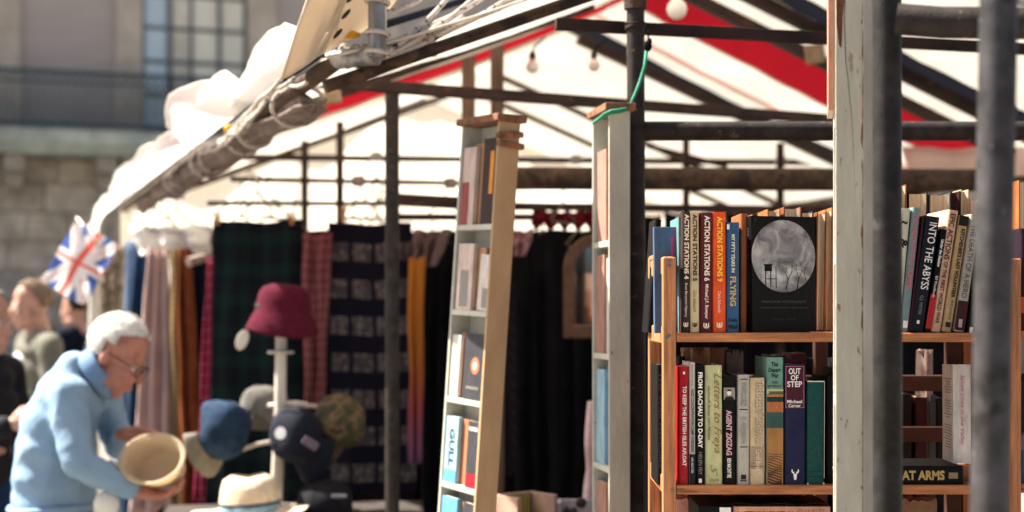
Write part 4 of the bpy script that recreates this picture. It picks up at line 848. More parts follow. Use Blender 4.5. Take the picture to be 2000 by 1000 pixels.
rbook(r1, 0, -0.012, 1.83, 0.07, 0.222, 0.012, 0, bmat('dark_plum', 60, 45, 45), 'dark plum book with orange flame on the top shelf of the leaning rack', 0.035, [('rect', bmat('amber', 215, 140, 50), (0.15, 0.45, 0.35, 0.85))])
rbook(r1, 0, -0.105, 1.605, 0.085, 0.175, 0.012, 0, PKW, 'pale book with a grey picture on the second shelf of the leaning rack', 0.006, [('rect', I_GREY, (0.25, 0.8, 0.05, 0.6))])
rbook(r1, 0, -0.06, 1.605, 0.10, 0.165, 0.012, 0, KR, 'kraft brown book on the second shelf of the leaning rack', 0.022)
rbook(r1, 0, -0.014, 1.605, 0.055, 0.145, 0.012, 3, WHC, 'small white book leaning on the second shelf of the leaning rack', 0.006, [('rect', I_GREY, (0.1, 0.6, 0.05, 0.4))])
rbook(r1, 0, -0.15, 1.373, 0.045, 0.165, 0.010, 1, WHC, 'thin white book on the third shelf of the leaning rack', 0.010)
rbook(r1, 0, -0.118, 1.373, 0.05, 0.17, 0.012, 2, bmat('rust_orange', 190, 115, 62), 'orange-brown book on the third shelf of the leaning rack', 0.014)
rbook(r1, 0, -0.012, 1.373, 0.108, 0.172, 0.014, 0, GRC, 'charcoal book with a glowing orange disc in the leaning rack', 0.024, [('disc', I_CORAL, (0.42, 0.52, 0.022, 0)), ('disc', I_CREAM, (0.42, 0.52, 0.010, 0.0006)), ('text', I_GREY, ('EMBERS', 0.5, 0.16, 0.07, 0.008, False))])
rbook(r1, 0, -0.13, 1.147, 0.07, 0.175, 0.012, 0, SKY2, 'pale blue book with dark upright letters in the leaning rack', 0.006, [('text', ink('navy_ink', rgb(50, 60, 80)), ('GULL', 0.45, 0.82, 0.030, 0.10, True)), ('rect', SKY, (0.0, 1.0, 0.0, 0.2))])
rbook(r1, 0, -0.065, 1.147, 0.085, 0.172, 0.012, 0, bmat('terracotta_kraft', 182, 120, 85), 'terracotta book on the fourth shelf of the leaning rack', 0.020)
rbook(r1, 0, -0.012, 1.147, 0.062, 0.172, 0.012, 0, GRC, 'charcoal book with red flowers on the fourth shelf of the leaning rack', 0.034, [('rect', bmat('crimson_print', 150, 30, 45), (0.05, 0.95, 0.0, 0.22)), ('text', I_WHITE, ('ROSE', 0.5, 0.86, 0.045, 0.01, False))])
rbook(r1, 0, -0.11, 0.92, 0.085, 0.19, 0.012, 0, SKY, 'bright blue book at the bottom of the leaning rack', 0.006)
rbook(r1, 0, -0.07, 0.92, 0.06, 0.185, 0.012, 0, KR, 'kraft book at the bottom of the leaning rack', 0.020)
rbook(r1, 0, -0.012, 0.92, 0.06, 0.188, 0.012, 0, GRC, 'charcoal book at the bottom of the leaning rack', 0.033, [('rect', I_WHITE, (0.1, 0.9, 0.6, 0.72))])
# splintered lumps under the top board
for k, (x, y, z) in enumerate(((0.004, 0.03, 2.06), (0.002, 0.035, 2.035))):
    MB().box((x, y, z), (0.02, 0.075, 0.016), Matrix.Rotation(R(6 - 9 * k), 3, 'X')).build('splintered_cleat', RUSTY, r1, local=True, bevel=0.004)
# rack 2: tied to the dark pole
r2 = rack((0.236, 3.80, 0), 0.185, 0.052, 80, 0, 2.09, [1.775, 1.498, 1.222, 0.95, 0.67, 0.4], 'narrow pale green display rack tied to the dark pole with green string', PALE, PALEF)
PKM = bmat('faded_rose_cover', 165, 125, 112)
rbook(r2, 0, -0.075, 1.775, 0.095, 0.23, 0.012, 0, PKM, 'faded rose book on the top shelf of the tied rack', 0.010)
rbook(r2, 0, -0.035, 1.775, 0.09, 0.24, 0.012, 0, bmat('pale_blue_cover', 165, 185, 200), 'pale blue book on the top shelf of the tied rack', 0.030)
rbook(r2, 0, -0.012, 1.775, 0.06, 0.245, 0.010, 0, KR, 'kraft book on the top shelf of the tied rack', 0.018)
rbook(r2, 0, -0.08, 1.498, 0.09, 0.245, 0.012, 0, PKM, 'rose book on the second shelf of the tied rack', 0.006)
rbook(r2, 0, -0.04, 1.498, 0.07, 0.235, 0.012, 0, WHC, 'white book on the second shelf of the tied rack', 0.012)
rbook(r2, 0, -0.012, 1.498, 0.07, 0.25, 0.012, 0, bmat('coral_brown', 165, 95, 70), 'coral brown book on the second shelf of the tied rack', 0.026)
rbook(r2, 0, -0.085, 1.222, 0.085, 0.235, 0.012, 0, SKY2, 'pale green-blue book on the third shelf of the tied rack', 0.008)
rbook(r2, 0, -0.012, 1.222, 0.10, 0.245, 0.012, 0, bmat('vivid_blue', 60, 140, 190), 'vivid blue book on the third shelf of the tied rack', 0.022)
rbook(r2, 0, -0.07, 0.95, 0.10, 0.225, 0.012, 0, PKM, 'rose book at the bottom of the tied rack', 0.008)
rbook(r2, 0, -0.012, 0.95, 0.09, 0.255, 0.012, 0, bmat('rust_orange', 190, 115, 62), 'orange-brown book at the bottom of the tied rack', 0.024)
# rack 3: nearest, beside the black pole
PALE3 = mat('cracked_pale_green_paint', (0.46, 0.435, 0.345, 1), 0.55, ns=9, na=0.13, bump=0.22, bs=90, stretch=(1, 1, 0.35), spots=[((0.27, 0.225, 0.16, 1), 24, 0.64), ((0.22, 0.16, 0.10, 1), 90, 0.67), ((0.07, 0.05, 0.035, 1), 55, 0.715)])
r3 = rack((0.5575, 2.70, 0), 0.2, 0.046, 100.5, 0, 2.3, [1.95, 1.70, 1.45, 1.20, 0.95], 'tall pale green display rack with cracked paint beside the black pole', PALE3, PALEF)
MB().box((-0.004, 0.046 + 0.0095, 1.15), (0.012, 0.018, 2.3)).build('back_batten', mat('dusty_grey_batten', (0.34, 0.31, 0.27, 1), 0.7, ns=12, na=0.2, stretch=(1, 1, 0.3), bump=0.15), r3, local=True, bevel=0.002)
# bare rusty patch and long crack in its side board, as shallow relief
pts = [(0.001, 2.29), (0.0195, 2.29), (0.018, 2.17), (0.012, 2.11), (0.010, 2.055), (0.006, 2.06), (0.0015, 2.10)]
MB().add([Vector((0.0007, a, b)) for a, b in pts], [tuple(range(7))]).build('bare_patch', mat('bare_rust_wood', (0.16, 0.055, 0.022, 1), 0.7, ns=60, na=0.4, bump=0.3), r3, local=True)
cr = MB(); cp = [(0.019, 2.2), (0.0155, 2.13), (0.0148, 2.10), (0.0165, 2.06), (0.0172, 2.03), (0.0215, 2.0), (0.0238, 1.97), (0.0270, 1.94), (0.0290, 1.9), (0.0312, 1.86), (0.0330, 1.80)]
for i in range(len(cp) - 1):
    w0, w1 = 0.0006 * (1.3 - i / 9), 0.0006 * (1.3 - (i + 1) / 9)
    cr.add([Vector((0.0006, cp[i][0] - w0, cp[i][1])), Vector((0.0006, cp[i][0] + w0, cp[i][1])), Vector((0.0006, cp[i + 1][0] + w1, cp[i + 1][1])), Vector((0.0006, cp[i + 1][0] - w1, cp[i + 1][1]))], [(0, 1, 2, 3)])
cr.build('crack', mat('crack_brown', (0.09, 0.055, 0.03, 1), 0.8, ns=40, na=0.5), r3, local=True)
ch = MB()
for k in range(26):
    z = random.uniform(0.9, 2.25); w_ = random.uniform(0.0012, 0.004); h2 = random.uniform(0.006, 0.05)
    ch.add([Vector((0.0006, 0.046, z)), Vector((0.0006, 0.046 - w_, z + h2 * 0.3)), Vector((0.0006, 0.046 - w_ * 0.7, z + h2 * 0.8)), Vector((0.0006, 0.046, z + h2))], [(0, 1, 2, 3)])
ch.build('paint_chips', mat('chip_brown', (0.20, 0.11, 0.06, 1), 0.8), r3, local=True)
rbook(r3, 0, -0.014, 1.95, 0.13, 0.245, 0.012, 0, bmat('rose_tan_cover', 185, 140, 118), 'rose tan book poking out of the cracked rack at the top', -0.012)
rbook(r3, 0, -0.03, 1.95, 0.13, 0.235, 0.012, 0, KR, 'kraft book in the top of the cracked rack', 0.006)
rbook(r3, 0, -0.014, 1.70, 0.12, 0.20, 0.012, 0, WHC, 'white book inside the cracked rack', 0.010)
rbook(r3, 0, -0.014, 1.45, 0.12, 0.20, 0.012, 0, SKY2, 'pale blue book inside the cracked rack', 0.010)
# green string
GRN = mat('green_string', (0.03, 0.24, 0.14, 1), 0.7, ns=120, na=0.2, bump=0.3)
gs = thing('string', P(1230, 210, 3.75), 'green string tying the pale rack to the dark pole', 'string')
def strg(pts, r_=0.0042): 
    MB().tube([P(*q) for q in pts], r_, 8).build('strand', GRN, gs, smooth=0)
strg([(1263, 98, 3.90), (1259, 130, 3.89), (1250, 160, 3.885), (1240, 185, 3.87), (1229, 210, 3.84)])
strg([(1229, 210, 3.84), (1222, 213, 3.79), (1210, 215, 3.775), (1193, 217, 3.76), (1182, 222, 3.78), (1170, 232, 3.86), (1160, 239, 3.93)])
strg([(1228, 214, 3.83), (1210, 219, 3.775), (1192, 221, 3.765), (1176, 231, 3.84)], 0.003)
MB().ell(P(1265, 90, 3.9), (0.011, 0.011, 0.014), n=8).ell(P(1269, 81, 3.9), (0.006, 0.006, 0.009), n=6).build('knot', BLACKC, gs, smooth=0)
MB().tube([P(1265, 86, 3.9), P(1266, 74, 3.93), P(1266, 60, 3.97)], 0.0022, 6).build('tie_wire', BLACKC, gs, smooth=0)

# ================================================================== TABLES AND CLOTHES STALL
def table(name, a, b, c, d_, zt, label, m):
    """a,b: front corners, c,d: back corners on plan"""
    t = thing('table', ((a[0] + c[0]) / 2, (a[1] + c[1]) / 2, 0), label, 'table')
    vs = [Vector((q[0], q[1], zt - 0.03)) for q in (a, b, c, d_)] + [Vector((q[0], q[1], zt)) for q in (a, b, c, d_)]
    MB().add(vs, [(3, 2, 1, 0), (4, 5, 6, 7), (0, 1, 5, 4), (1, 2, 6, 5), (2, 3, 7, 6), (3, 0, 4, 7)]).build('table_top', m, t, bevel=0.003)
    ctr = Vector(((a[0] + c[0]) / 2, (a[1] + c[1]) / 2, 0))
    for q in (a, b, c, d_):
        w = Vector((q[0], q[1], 0)).lerp(ctr, 0.08); MB().box((w.x, w.y, (zt - 0.032) / 2), (0.045, 0.045, zt - 0.032)).build('leg', POST, t, bevel=0.003)
    return t
TZ = 0.868
table('table', (-1.22, 5.25), (-0.30, 5.4), (-0.35, 6.1), (-1.3, 5.95), TZ, 'dark trestle table under the hats', mat('dark_table', (0.05, 0.04, 0.035, 1), 0.7))
table('table', (-0.02, 4.35), (0.9, 4.5), (0.9, 5.0), (-0.05, 4.9), 0.93, 'dark table holding small boxes behind the racks', mat('dark_table', (0.05, 0.04, 0.035, 1), 0.7))

SKIRT = mat('dark_table_cloth', (0.03, 0.026, 0.026, 1), 0.95, ns=8, na=0.3, bump=0.3, bs=30, spec=0.05)
def skirt(a, b, z1, label):
    a, b = Vector((a[0], a[1], 0)), Vector((b[0], b[1], 0)); n_ = Vector((-(b - a).y, (b - a).x, 0)).normalized()
    o = MB().grid(lambda u, v: a.lerp(b, u) + n_ * (0.02 * math.sin(u * 40) * (1 - v) ) + Vector((0, 0, 0.04 + (z1 - 0.04) * v)), 60, 6).build('table_skirt', SKIRT, smooth=0, solid=0.003); tag(o, label, 'table cloth')
skirt((-1.25, 5.22), (-0.28, 5.37), TZ - 0.004, 'dark cloth hanging from the front of the hat table')
skirt((-1.33, 5.98), (-1.26, 5.24), TZ - 0.004, 'dark cloth hanging from the left end of the hat table')
def cloth(nm, top, bot, d, m, label, cat, folds=3, amp=0.03, ph=0.0, group=None, solid=0.003, nv=22, dtop=None, db=0.0, scal=0.0):
    """hanging cloth between a top edge (xl, xr, y) and a bottom edge (xl, xr, y) at depth d"""
    nu = max(16, folds * 10); dt = dtop or d
    def fn(a, b):
        tl, bl = P(top[0], top[2], dt), P(bot[0], bot[2], d + db); tr, br2 = P(top[1], top[2], dt), P(bot[1], bot[2], d + db)
        q = tl.lerp(tr, a).lerp(bl.lerp(br2, a), 1 - b); k = 1 - b
        off = amp * (0.35 + 0.65 * k) * math.sin(2 * math.pi * folds * a + ph + 0.7 * math.sin(3 * k + ph)) + 0.03 * noise.noise(Vector((a * 4 + ph, b * 3.5, ph)))
        return q + Vector((0.2 * off, off, -scal * abs(math.sin(math.pi * folds * a)) * k - (0.012 * math.sin(math.pi * a) + 0.003 * math.sin(2 * math.pi * folds * a + ph)) * b))
    o = MB().grid(fn, nu, nv).build(nm, m, smooth=0, solid=solid)
    return tag(o, label, cat, group)
def tartan(n, l, U, V, base, c1, c2, su, sv):
    fu = M1(n, l, 'FRACT', M1(n, l, 'MULTIPLY', U, su)); fv = M1(n, l, 'FRACT', M1(n, l, 'MULTIPLY', V, sv))
    st = [(0, base), (0.22, c1), (0.42, base), (0.5, c2), (0.54, base), (0.70, c1), (0.9, base)]
    return MIX(n, l, 0.5, RAMP(n, l, fu, st), RAMP(n, l, fv, st))
GREENT = uvmat('green_tartan', lambda n, l, U, V: tartan(n, l, U, V, (0.003, 0.006, 0.009, 1), (0.005, 0.019, 0.017, 1), (0.006, 0.011, 0.024, 1), 2.2, 4.6))
PINKT = uvmat('pink_tartan', lambda n, l, U, V: tartan(n, l, U, V, (0.15, 0.04, 0.047, 1), (0.21, 0.09, 0.092, 1), (0.09, 0.016, 0.022, 1), 2.0, 9))
REDT = uvmat('red_tartan', lambda n, l, U, V: tartan(n, l, U, V, (0.30, 0.015, 0.04, 1), (0.10, 0.01, 0.06, 1), (0.6, 0.45, 0.45, 1), 3.0, 22))
def motif(n, l, U, V):
    fr = M1(n, l, 'FRACT', M1(n, l, 'MULTIPLY', V, 7.3)); row = M1(n, l, 'MULTIPLY', M1(n, l, 'GREATER_THAN', fr, 0.26), M1(n, l, 'LESS_THAN', fr, 0.76))
    fu = M1(n, l, 'FRACT', M1(n, l, 'MULTIPLY', U, 3.7)); blk = M1(n, l, 'MULTIPLY', M1(n, l, 'GREATER_THAN', fu, 0.10), M1(n, l, 'LESS_THAN', fu, 0.92))
    cb = n.new('ShaderNodeCombineXYZ'); l.new(M1(n, l, 'MULTIPLY', U, 17), cb.inputs[0]); l.new(M1(n, l, 'MULTIPLY', V, 40), cb.inputs[1])
    vo = n.new('ShaderNodeTexVoronoi'); vo.inputs['Scale'].default_value = 1.0; l.new(cb.outputs[0], vo.inputs['Vector'])
    g = RAMP(n, l, vo.outputs['Distance'], [(0, (0.19, 0.17, 0.165, 1)), (0.35, (0.09, 0.08, 0.08, 1)), (0.7, (0.04, 0.037, 0.042, 1))], False)
    return MIX(n, l, M1(n, l, 'MULTIPLY', row, blk), (0.003, 0.004, 0.011, 1), g)
MOTIF = uvmat('navy_motif', motif)
def paisley(n, l, U, V):
    cb = n.new('ShaderNodeCombineXYZ'); l.new(M1(n, l, 'MULTIPLY', U, 5), cb.inputs[0]); l.new(M1(n, l, 'MULTIPLY', V, 12), cb.inputs[1])
    vo = n.new('ShaderNodeTexVoronoi'); vo.inputs['Scale'].default_value = 1.0; l.new(cb.outputs[0], vo.inputs['Vector'])
    return RAMP(n, l, vo.outputs['Distance'], [(0, (0.52, 0.20, 0.12, 1)), (0.16, (0.50, 0.36, 0.32, 1)), (0.6, (0.42, 0.30, 0.29, 1))], False)
PAIS = uvmat('dusty_pink_print', paisley)
OCH = uvmat('ochre_weave', lambda n, l, U, V: RAMP(n, l, M1(n, l, 'FRACT', M1(n, l, 'MULTIPLY', V, 40)), [(0, (0.22, 0.145, 0.06, 1)), (0.5, (0.16, 0.11, 0.05, 1))]))
RUSTC = mat('rust_cloth', (0.20, 0.055, 0.02, 1), 0.9, ns=12, na=0.3, bump=0.3, bs=60, spec=0.1)
ORC = uvmat('orange_silk', lambda n, l, U, V: RAMP(n, l, V, [(0, (0.16, 0.08, 0.17, 1)), (0.28, (0.32, 0.07, 0.07, 1)), (0.5, (0.33, 0.11, 0.02, 1)), (0.9, (0.40, 0.15, 0.02, 1))], False))
BLUEP = mat('pale_blue_cloth', (0.30, 0.42, 0.58, 1), 0.9, ns=10, na=0.2, spec=0.1); BLUED = mat('deep_blue_cloth', (0.015, 0.04, 0.10, 1), 0.9, ns=10, na=0.3, spec=0.1)
NAVYC = mat('navy_cloth', (0.006, 0.009, 0.02, 1), 0.95, ns=10, na=0.3, spec=0.1, bump=0.3, bs=50)
cloth('backdrop', (360, 1330, 446), (350, 1340, 1150), 7.62, BLACKC, 'added black backdrop keeping the gaps between the hanging blankets dark', 'cloth', 9, 0.03, 0.4)  # added sheet, hides the sunlit ground seen between the blankets
cloth('blanket', (416, 590, 428), (400, 592, 985), 6.4, GREENT, 'dark green tartan blanket hanging behind the burgundy hat', 'blanket', 2, 0.012, 0.4)
cloth('blanket', (640, 802, 432), (642, 812, 960), 6.35, MOTIF, 'navy blanket with rows of grey motifs behind the dark pole', 'blanket', 2, 0.010, 1.2)
cloth('scarf', (590, 648, 452), (590, 630, 800), 6.3, PINKT, 'pink tartan scarf between the two dark blankets', 'scarf', 2, 0.02, 2.0)
cloth('scarf', (403, 416, 500), (376, 400, 985), 6.25, REDT, 'narrow red tartan scarf at the left edge of the green blanket', 'scarf', 2, 0.02, 0.6)
cloth('scarf', (797, 828, 500), (796, 822, 905), 6.15, ORC, 'orange silk scarf right of the dark pole', 'scarf', 2, 0.02, 1.0)
cloth('shawl', (246, 272, 468), (216, 262, 1010), 7.7, BLUEP, 'pale blue shawl, leftmost in the row under the eave', 'shawl', 2, 0.03, 0.3)
cloth('shawl', (262, 294, 466), (236, 292, 1010), 7.55, BLUED, 'deep blue shawl under the eave beside the pale blue one', 'shawl', 2, 0.03, 1.3)
cloth('shawl', (288, 330, 482), (244, 352, 1010), 7.3, PAIS, 'dusty pink printed shawl flaring down under the eave', 'shawl', 3, 0.035, 2.3)
cloth('shawl', (328, 350, 484), (336, 368, 1010), 7.25, OCH, 'ochre woven shawl between the pink and rust ones', 'shawl', 1, 0.03, 0.8)
cloth('shawl', (346, 372, 482), (350, 398, 1010), 7.2, RUSTC, 'rust-brown shawl at the right end of the row under the eave', 'shawl', 2, 0.03, 1.9)
cloth('shawl', (366, 404, 490), (384, 420, 990), 7.3, NAVYC, 'black-navy shawl behind the red tartan scarf', 'shawl', 2, 0.03, 2.9)
cloth('net_shawl', (196, 246, 478), (190, 244, 640), 8.6, mat('beige_crochet', (0.36, 0.29, 0.21, 1), 0.9, ns=22, na=0.3, bump=0.5, bs=30, spots=[((0.10, 0.08, 0.06, 1), 26, 0.57)]), 'beige crochet shawl hanging below the flag corner', 'shawl', 3, 0.03, 0.2)
cloth('coat', (170, 212, 596), (160, 216, 700), 9.4, mat('grey_wool', (0.16, 0.16, 0.17, 1), 0.95, ns=20), 'grey coat hanging behind the stooping man', 'coat', 2, 0.04, 0.4)
for i, (x0, x1, y0, y1, d, lab) in enumerate(((808, 900, 470, 1010, 6.5, 'black dress hanging left of the leaning rack'), (880, 1010, 455, 1010, 6.7, 'black dress hanging directly behind the leaning rack'), (1000, 1090, 452, 1010, 6.6, 'black dress hanging between the leaning rack and the mirror'), (1075, 1180, 448, 1010, 6.75, 'black dress hanging behind the arched mirror'), (1165, 1300, 420, 1010, 6.9, 'black dress hanging behind the tied rack'), (1290, 1420, 415, 1010, 7.0, 'black cloth hanging far behind the upper shelf'), (1410, 1560, 415, 1010, 7.1, 'black cloth hanging far behind the moonlit cover'), (1550, 1720, 412, 1010, 7.2, 'black cloth hanging far behind the pale green post'), (1715, 1940, 415, 1010, 7.3, 'black cloth hanging far behind the poles at right'))):
    cloth('black_dress', (x0 + 8, x1 - 8, y0), (x0, x1, y1), d, BLACKC, lab, 'dress' if 'dress' in lab else 'cloth', 3, 0.03, i * 0.9)
cloth('scarf', (986, 1002, 462), (984, 1010, 930), 6.4, uvmat('dotted_black', lambda n, l, U, V: RAMP(n, l, (lambda vo: vo)(M1(n, l, 'FRACT', M1(n, l, 'ADD', M1(n, l, 'MULTIPLY', V, 17), M1(n, l, 'MULTIPLY', U, 1.5)))), [(0, (0.006, 0.006, 0.008, 1)), (0.72, (0.06, 0.03, 0.035, 1)), (0.8, (0.006, 0.006, 0.008, 1))])), 'black dotted scarf beside the leaning rack', 'scarf', 1, 0.02, 0.2)
cloth('valance', (1040, 1166, 408), (1036, 1170, 436), 6.2, mat('red_felt', (0.10, 0.006, 0.010, 1), 0.9, spec=0.1), 'red scalloped valance hanging left of the tied rack', 'valance', 5, 0.02, 0.4, scal=0.03)
cloth('scarf', (1000, 1042, 446), (1002, 1026, 500), 6.15, mat('rose_white_scarf', (0.40, 0.24, 0.25, 1), 0.9, ns=30, na=0.4, spots=[((0.25, 0.03, 0.05, 1), 40, 0.55)]), 'short rose and white scarf tied beside the leaning rack', 'scarf', 2, 0.02, 0.4)
cloth('jacket', (806, 880, 446), (800, 850, 520), 6.3, mat('mauve_grey_jacket', (0.20, 0.14, 0.14, 1), 0.9, ns=10, na=0.3), 'mauve-grey jacket shoulder bunched above the orange scarf', 'jacket', 3, 0.04, 0.9)
cloth('towel', (1150, 1185, 782), (1142, 1190, 1010), 4.75, mat('pink_fleece', (0.62, 0.44, 0.44, 1), 0.95, ns=40, na=0.12, bump=0.9, bs=45, spec=0.05), 'pink fleece towel showing beside the tied rack', 'towel', 3, 0.03, 0.9, solid=0.02)
cloth('pink_awning', (1760, 2040, 285), (1780, 2060, 342), 6.9, fabric('pink_striped_awning', (0.84, 0.70, 0.65, 1), 0.55), 'pinkish awning of the next stall behind the poles at right', 'awning', 3, 0.05, 0.9, db=-0.35)
cloth('white_linen', (250, 410, 438), (262, 404, 492), 7.45, ROLL, 'white linen bunched on the hangers above the shawls', 'linen', 3, 0.05, 1.9, scal=0.02)
# a garment sleeve peeking at (460, 500)
MB_ = MB().tube([P(412, 498, 6.9), P(392, 505, 6.85), P(368, 512, 6.8)], [0.012, 0.02, 0.022], 14); tag(MB_.build('sleeve', mat('beige_knit', (0.36, 0.28, 0.24, 1), 0.9, ns=40, na=0.3), smooth=60), 'beige knitted sleeve end beside the red tartan scarf', 'sleeve')
# hangers
def hanger(px, py, d, w, rz, label, m=WIRE, r_=0.0038):
    t = thing('clothes_hanger', P(px, py, d), label, 'hanger', 'wire hangers on the stall rails'); t.rotation_euler = (0, 0, R(rz)); h = w * 0.32
    MB().tube([Vector((0, 0, -0.05)), Vector((-w / 2, 0, -0.05 - h)), Vector((-w / 2 + 0.01, 0, -0.06 - h)), Vector((w / 2 - 0.01, 0, -0.06 - h)), Vector((w / 2, 0, -0.05 - h))], r_, 6, closed=True).build('shoulder_wire', m, t, local=True, smooth=0)
    MB().tube([Vector((0, 0, -0.05)), Vector((0, 0, -0.015))] + [Vector((-0.018 * math.cos(a) + 0.018, 0, 0.004 + 0.018 * math.sin(a))) for a in (0, 0.5, 1, 1.5, 2, 2.6, 3.1)], r_, 6).build('hook', m, t, local=True, smooth=0)
LB = [['wire hanger on the middle rail seen almost flat, over the green blanket', 'narrow wire hanger turned edge-on on the middle rail, over the green blanket', 'rightmost wire hanger of the middle rail over the green blanket', 'wire hanger on the upper rail over the green blanket', 'broad flat wire hanger on the lower rail, over the centre of the green blanket', 'wire hanger on the lower rail, over the left half of the green blanket', 'wire hanger on the lower rail, over the right corner of the green blanket'],
      ['wire hanger on the upper rail over the navy blanket', 'leftmost wire hanger of the middle rail over the navy blanket', 'wire hanger seen flattest on the middle rail over the navy blanket', 'wire hanger on the middle rail closest to the dark pole, over the navy blanket', 'wire hanger on the lower rail beside the wooden peg', 'wire hanger on the lower rail beside the dark pole'],
      ['wire hanger over the deep blue shawl', 'wire hanger over the dusty pink shawl', 'wire hanger over the rust-brown shawl'],
      ['wire hanger on the rail end left of the leaning rack', 'wire hanger over the mauve-grey jacket', 'wire hanger high between the leaning rack and the tied rack', 'wire hanger left under the red valance', 'wire hanger right under the red valance']]
hk = [(492, 350, 7.1, 0.36, 20, 0), (505, 352, 7.1, 0.30, 75, 0), (520, 354, 7.12, 0.34, 60, 0), (488, 312, 7.9, 0.3, 80, 0), (530, 398, 6.95, 0.36, 10, 0), (470, 398, 6.95, 0.3, 40, 0), (575, 398, 6.98, 0.28, 65, 0),
      (720, 312, 7.85, 0.30, 45, 1), (705, 356, 7.05, 0.34, 60, 1), (728, 358, 7.05, 0.30, 25, 1), (745, 360, 7.1, 0.34, 70, 1), (690, 398, 7.0, 0.30, 50, 1), (735, 398, 7.0, 0.28, 70, 1),
      (305, 390, 7.6, 0.26, 50, 2), (318, 388, 7.5, 0.30, 70, 2), (345, 392, 7.4, 0.28, 40, 2), (870, 362, 7.15, 0.28, 60, 3), (845, 428, 6.6, 0.22, 30, 3), (1100, 372, 6.0, 0.2, 60, 3), (1060, 424, 6.7, 0.22, 70, 3), (1130, 424, 6.7, 0.22, 60, 3)]
ordn = ['first', 'second', 'third', 'fourth', 'fifth', 'sixth', 'seventh', 'eighth']; cnt = {}
for (x, y, d, w, rz, g) in hk:
    cnt[g] = cnt.get(g, 0); hanger(x, y, d, w, rz, LB[g][cnt[g]]); cnt[g] += 1
# clip pegs
for i, (x, y, d, lab) in enumerate(((425, 424, 6.38, 'orange clothes peg on the left corner of the green blanket'), (570, 424, 6.38, 'orange clothes peg on the right corner of the green blanket'), (670, 415, 6.3, 'pale wooden peg on the navy blanket'))):
    t = thing('clothes_peg', P(x, y, d), lab, 'peg')
    for s_ in (-1, 1): MB().box((0.006 * s_, 0, -0.005), (0.008, 0.012, 0.055), Matrix.Rotation(R(5 * s_), 3, 'Y')).build('jaw', mat('peg_wood', (0.45, 0.24, 0.09, 1), 0.6), t, local=True, bevel=0.001)
    MB().tube([Vector((-0.01, 0, -0.004)), Vector((0.01, 0, -0.004))], 0.005, 8).build('spring', WIRE, t, local=True)
# arched mirror
mr = thing('mirror', P(1163, 660, 5.6), 'arched wooden mirror hanging behind the tied rack', 'mirror'); s_ = 5.6 / F
def arch(r_, yb, n=28):
    top = 525
    return [(-r_, yb)] + [(-r_ * math.cos(math.pi * k / n), top - r_ * math.sin(math.pi * k / n) * 1.05) for k in range(n + 1)] + [(r_, yb)]
A, Bq = arch(63, 660), arch(42, 634)
def AP(q, y): return P(1163 + q[0], q[1], 5.6) + Vector((0, y, 0))
N = len(A); mb = MB(); vs = [AP(q, -0.03) for q in A] + [AP(q, -0.03) for q in Bq] + [AP(q, 0) for q in A] + [AP(q, 0) for q in Bq]
for i in range(N - 1): mb_f = (i, i + 1, N + i + 1, N + i); mb.f.append(list(mb_f)); mb.mi.append(0); mb.f.append([i + 1, i, 2 * N + i, 2 * N + i + 1]); mb.mi.append(0); mb.f.append([N + i, N + i + 1, 3 * N + i + 1, 3 * N + i]); mb.mi.append(0)
mb.f += [[0, N, 2 * N - 1, N - 1], [0, N - 1, 3 * N - 1, 2 * N], [N, 3 * N, 4 * N - 1, 2 * N - 1]]; mb.mi += [0, 0, 0]; mb.v = vs; mb.uv = [(0, 0)] * len(vs)
mb.build('frame', mat('mirror_frame_wood', (0.10, 0.05, 0.028, 1), 0.4, ns=30, na=0.3), mr, bevel=0.006)
gl = mat('mirror_glass', (0.7, 0.74, 0.78, 1), 0.03, 1.0, na=0.02, bump=0)
MB().add([AP(q, -0.012) for q in Bq], [tuple(range(N))]).build('glass', gl, mr)
# boxes on the small table
def tray(px, py, d, w, dp, h, rz, label, m, lining=None):
    c = P(px, py, d); t = thing('tray', (c.x, c.y, 0.93), label, 'tray'); t.rotation_euler = (0, 0, R(rz)); k = 0.012
    MB().box((0, 0, 0.005), (w, dp, 0.01)).build('bottom', m, t, local=True)
    for x in (-w / 2 + k / 2, w / 2 - k / 2): MB().box((x, 0, h / 2 + 0.0105), (k, dp, h)).build('side', m, t, local=True, bevel=0.002)
    for y, hh_ in ((-dp / 2 + k / 2, h * 0.3), (dp / 2 - k / 2, h)): MB().box((0, y, hh_ / 2 + 0.0105), (w - 2 * k - 0.001, k, hh_)).build('side', lining if (lining and y > 0) else m, t, local=True, bevel=0.002)
    return t
STR = uvmat('yellow_stripes', lambda n, l, U, V: RAMP(n, l, M1(n, l, 'FRACT', M1(n, l, 'MULTIPLY', U, 9)), [(0, (0.45, 0.36, 0.10, 1)), (0.6, (0.10, 0.08, 0.04, 1))]))
PW = mat('pink_bare_wood', (0.42, 0.27, 0.2, 1), 0.6, ns=12, na=0.25); GW = mat('greyish_board', (0.46, 0.40, 0.40, 1), 0.6)
t = tray(1025, 1000, 4.6, 0.15, 0.12, 0.125, 38, 'small open wooden tray with striped lining at the bottom', PW)
MB().grid(lambda a, b: Vector((-0.060 + 0.12 * a, 0.046, 0.012 + 0.118 * b)), 2, 2).build('striped_lining', STR, t, local=True)
t = tray(1128, 1000, 4.65, 0.12, 0.10, 0.10, -4, 'pale box with dark round things at the bottom', GW)
for i, (x, y, r_) in enumerate(((1135, 982, 0.016), (1105, 996, 0.012), (1120, 998, 0.012))):
    tag(MB().ell(P(x, y, 4.575), (r_, 0.012, r_), n=10).build('dark_knob', mat('dark_leather', (0.03, 0.02, 0.018, 1), 0.5), smooth=0), ('large dark round knob in the pale box', 'small dark knob at the left of the pale box', 'small dark knob in the middle of the pale box')[i], 'knob')

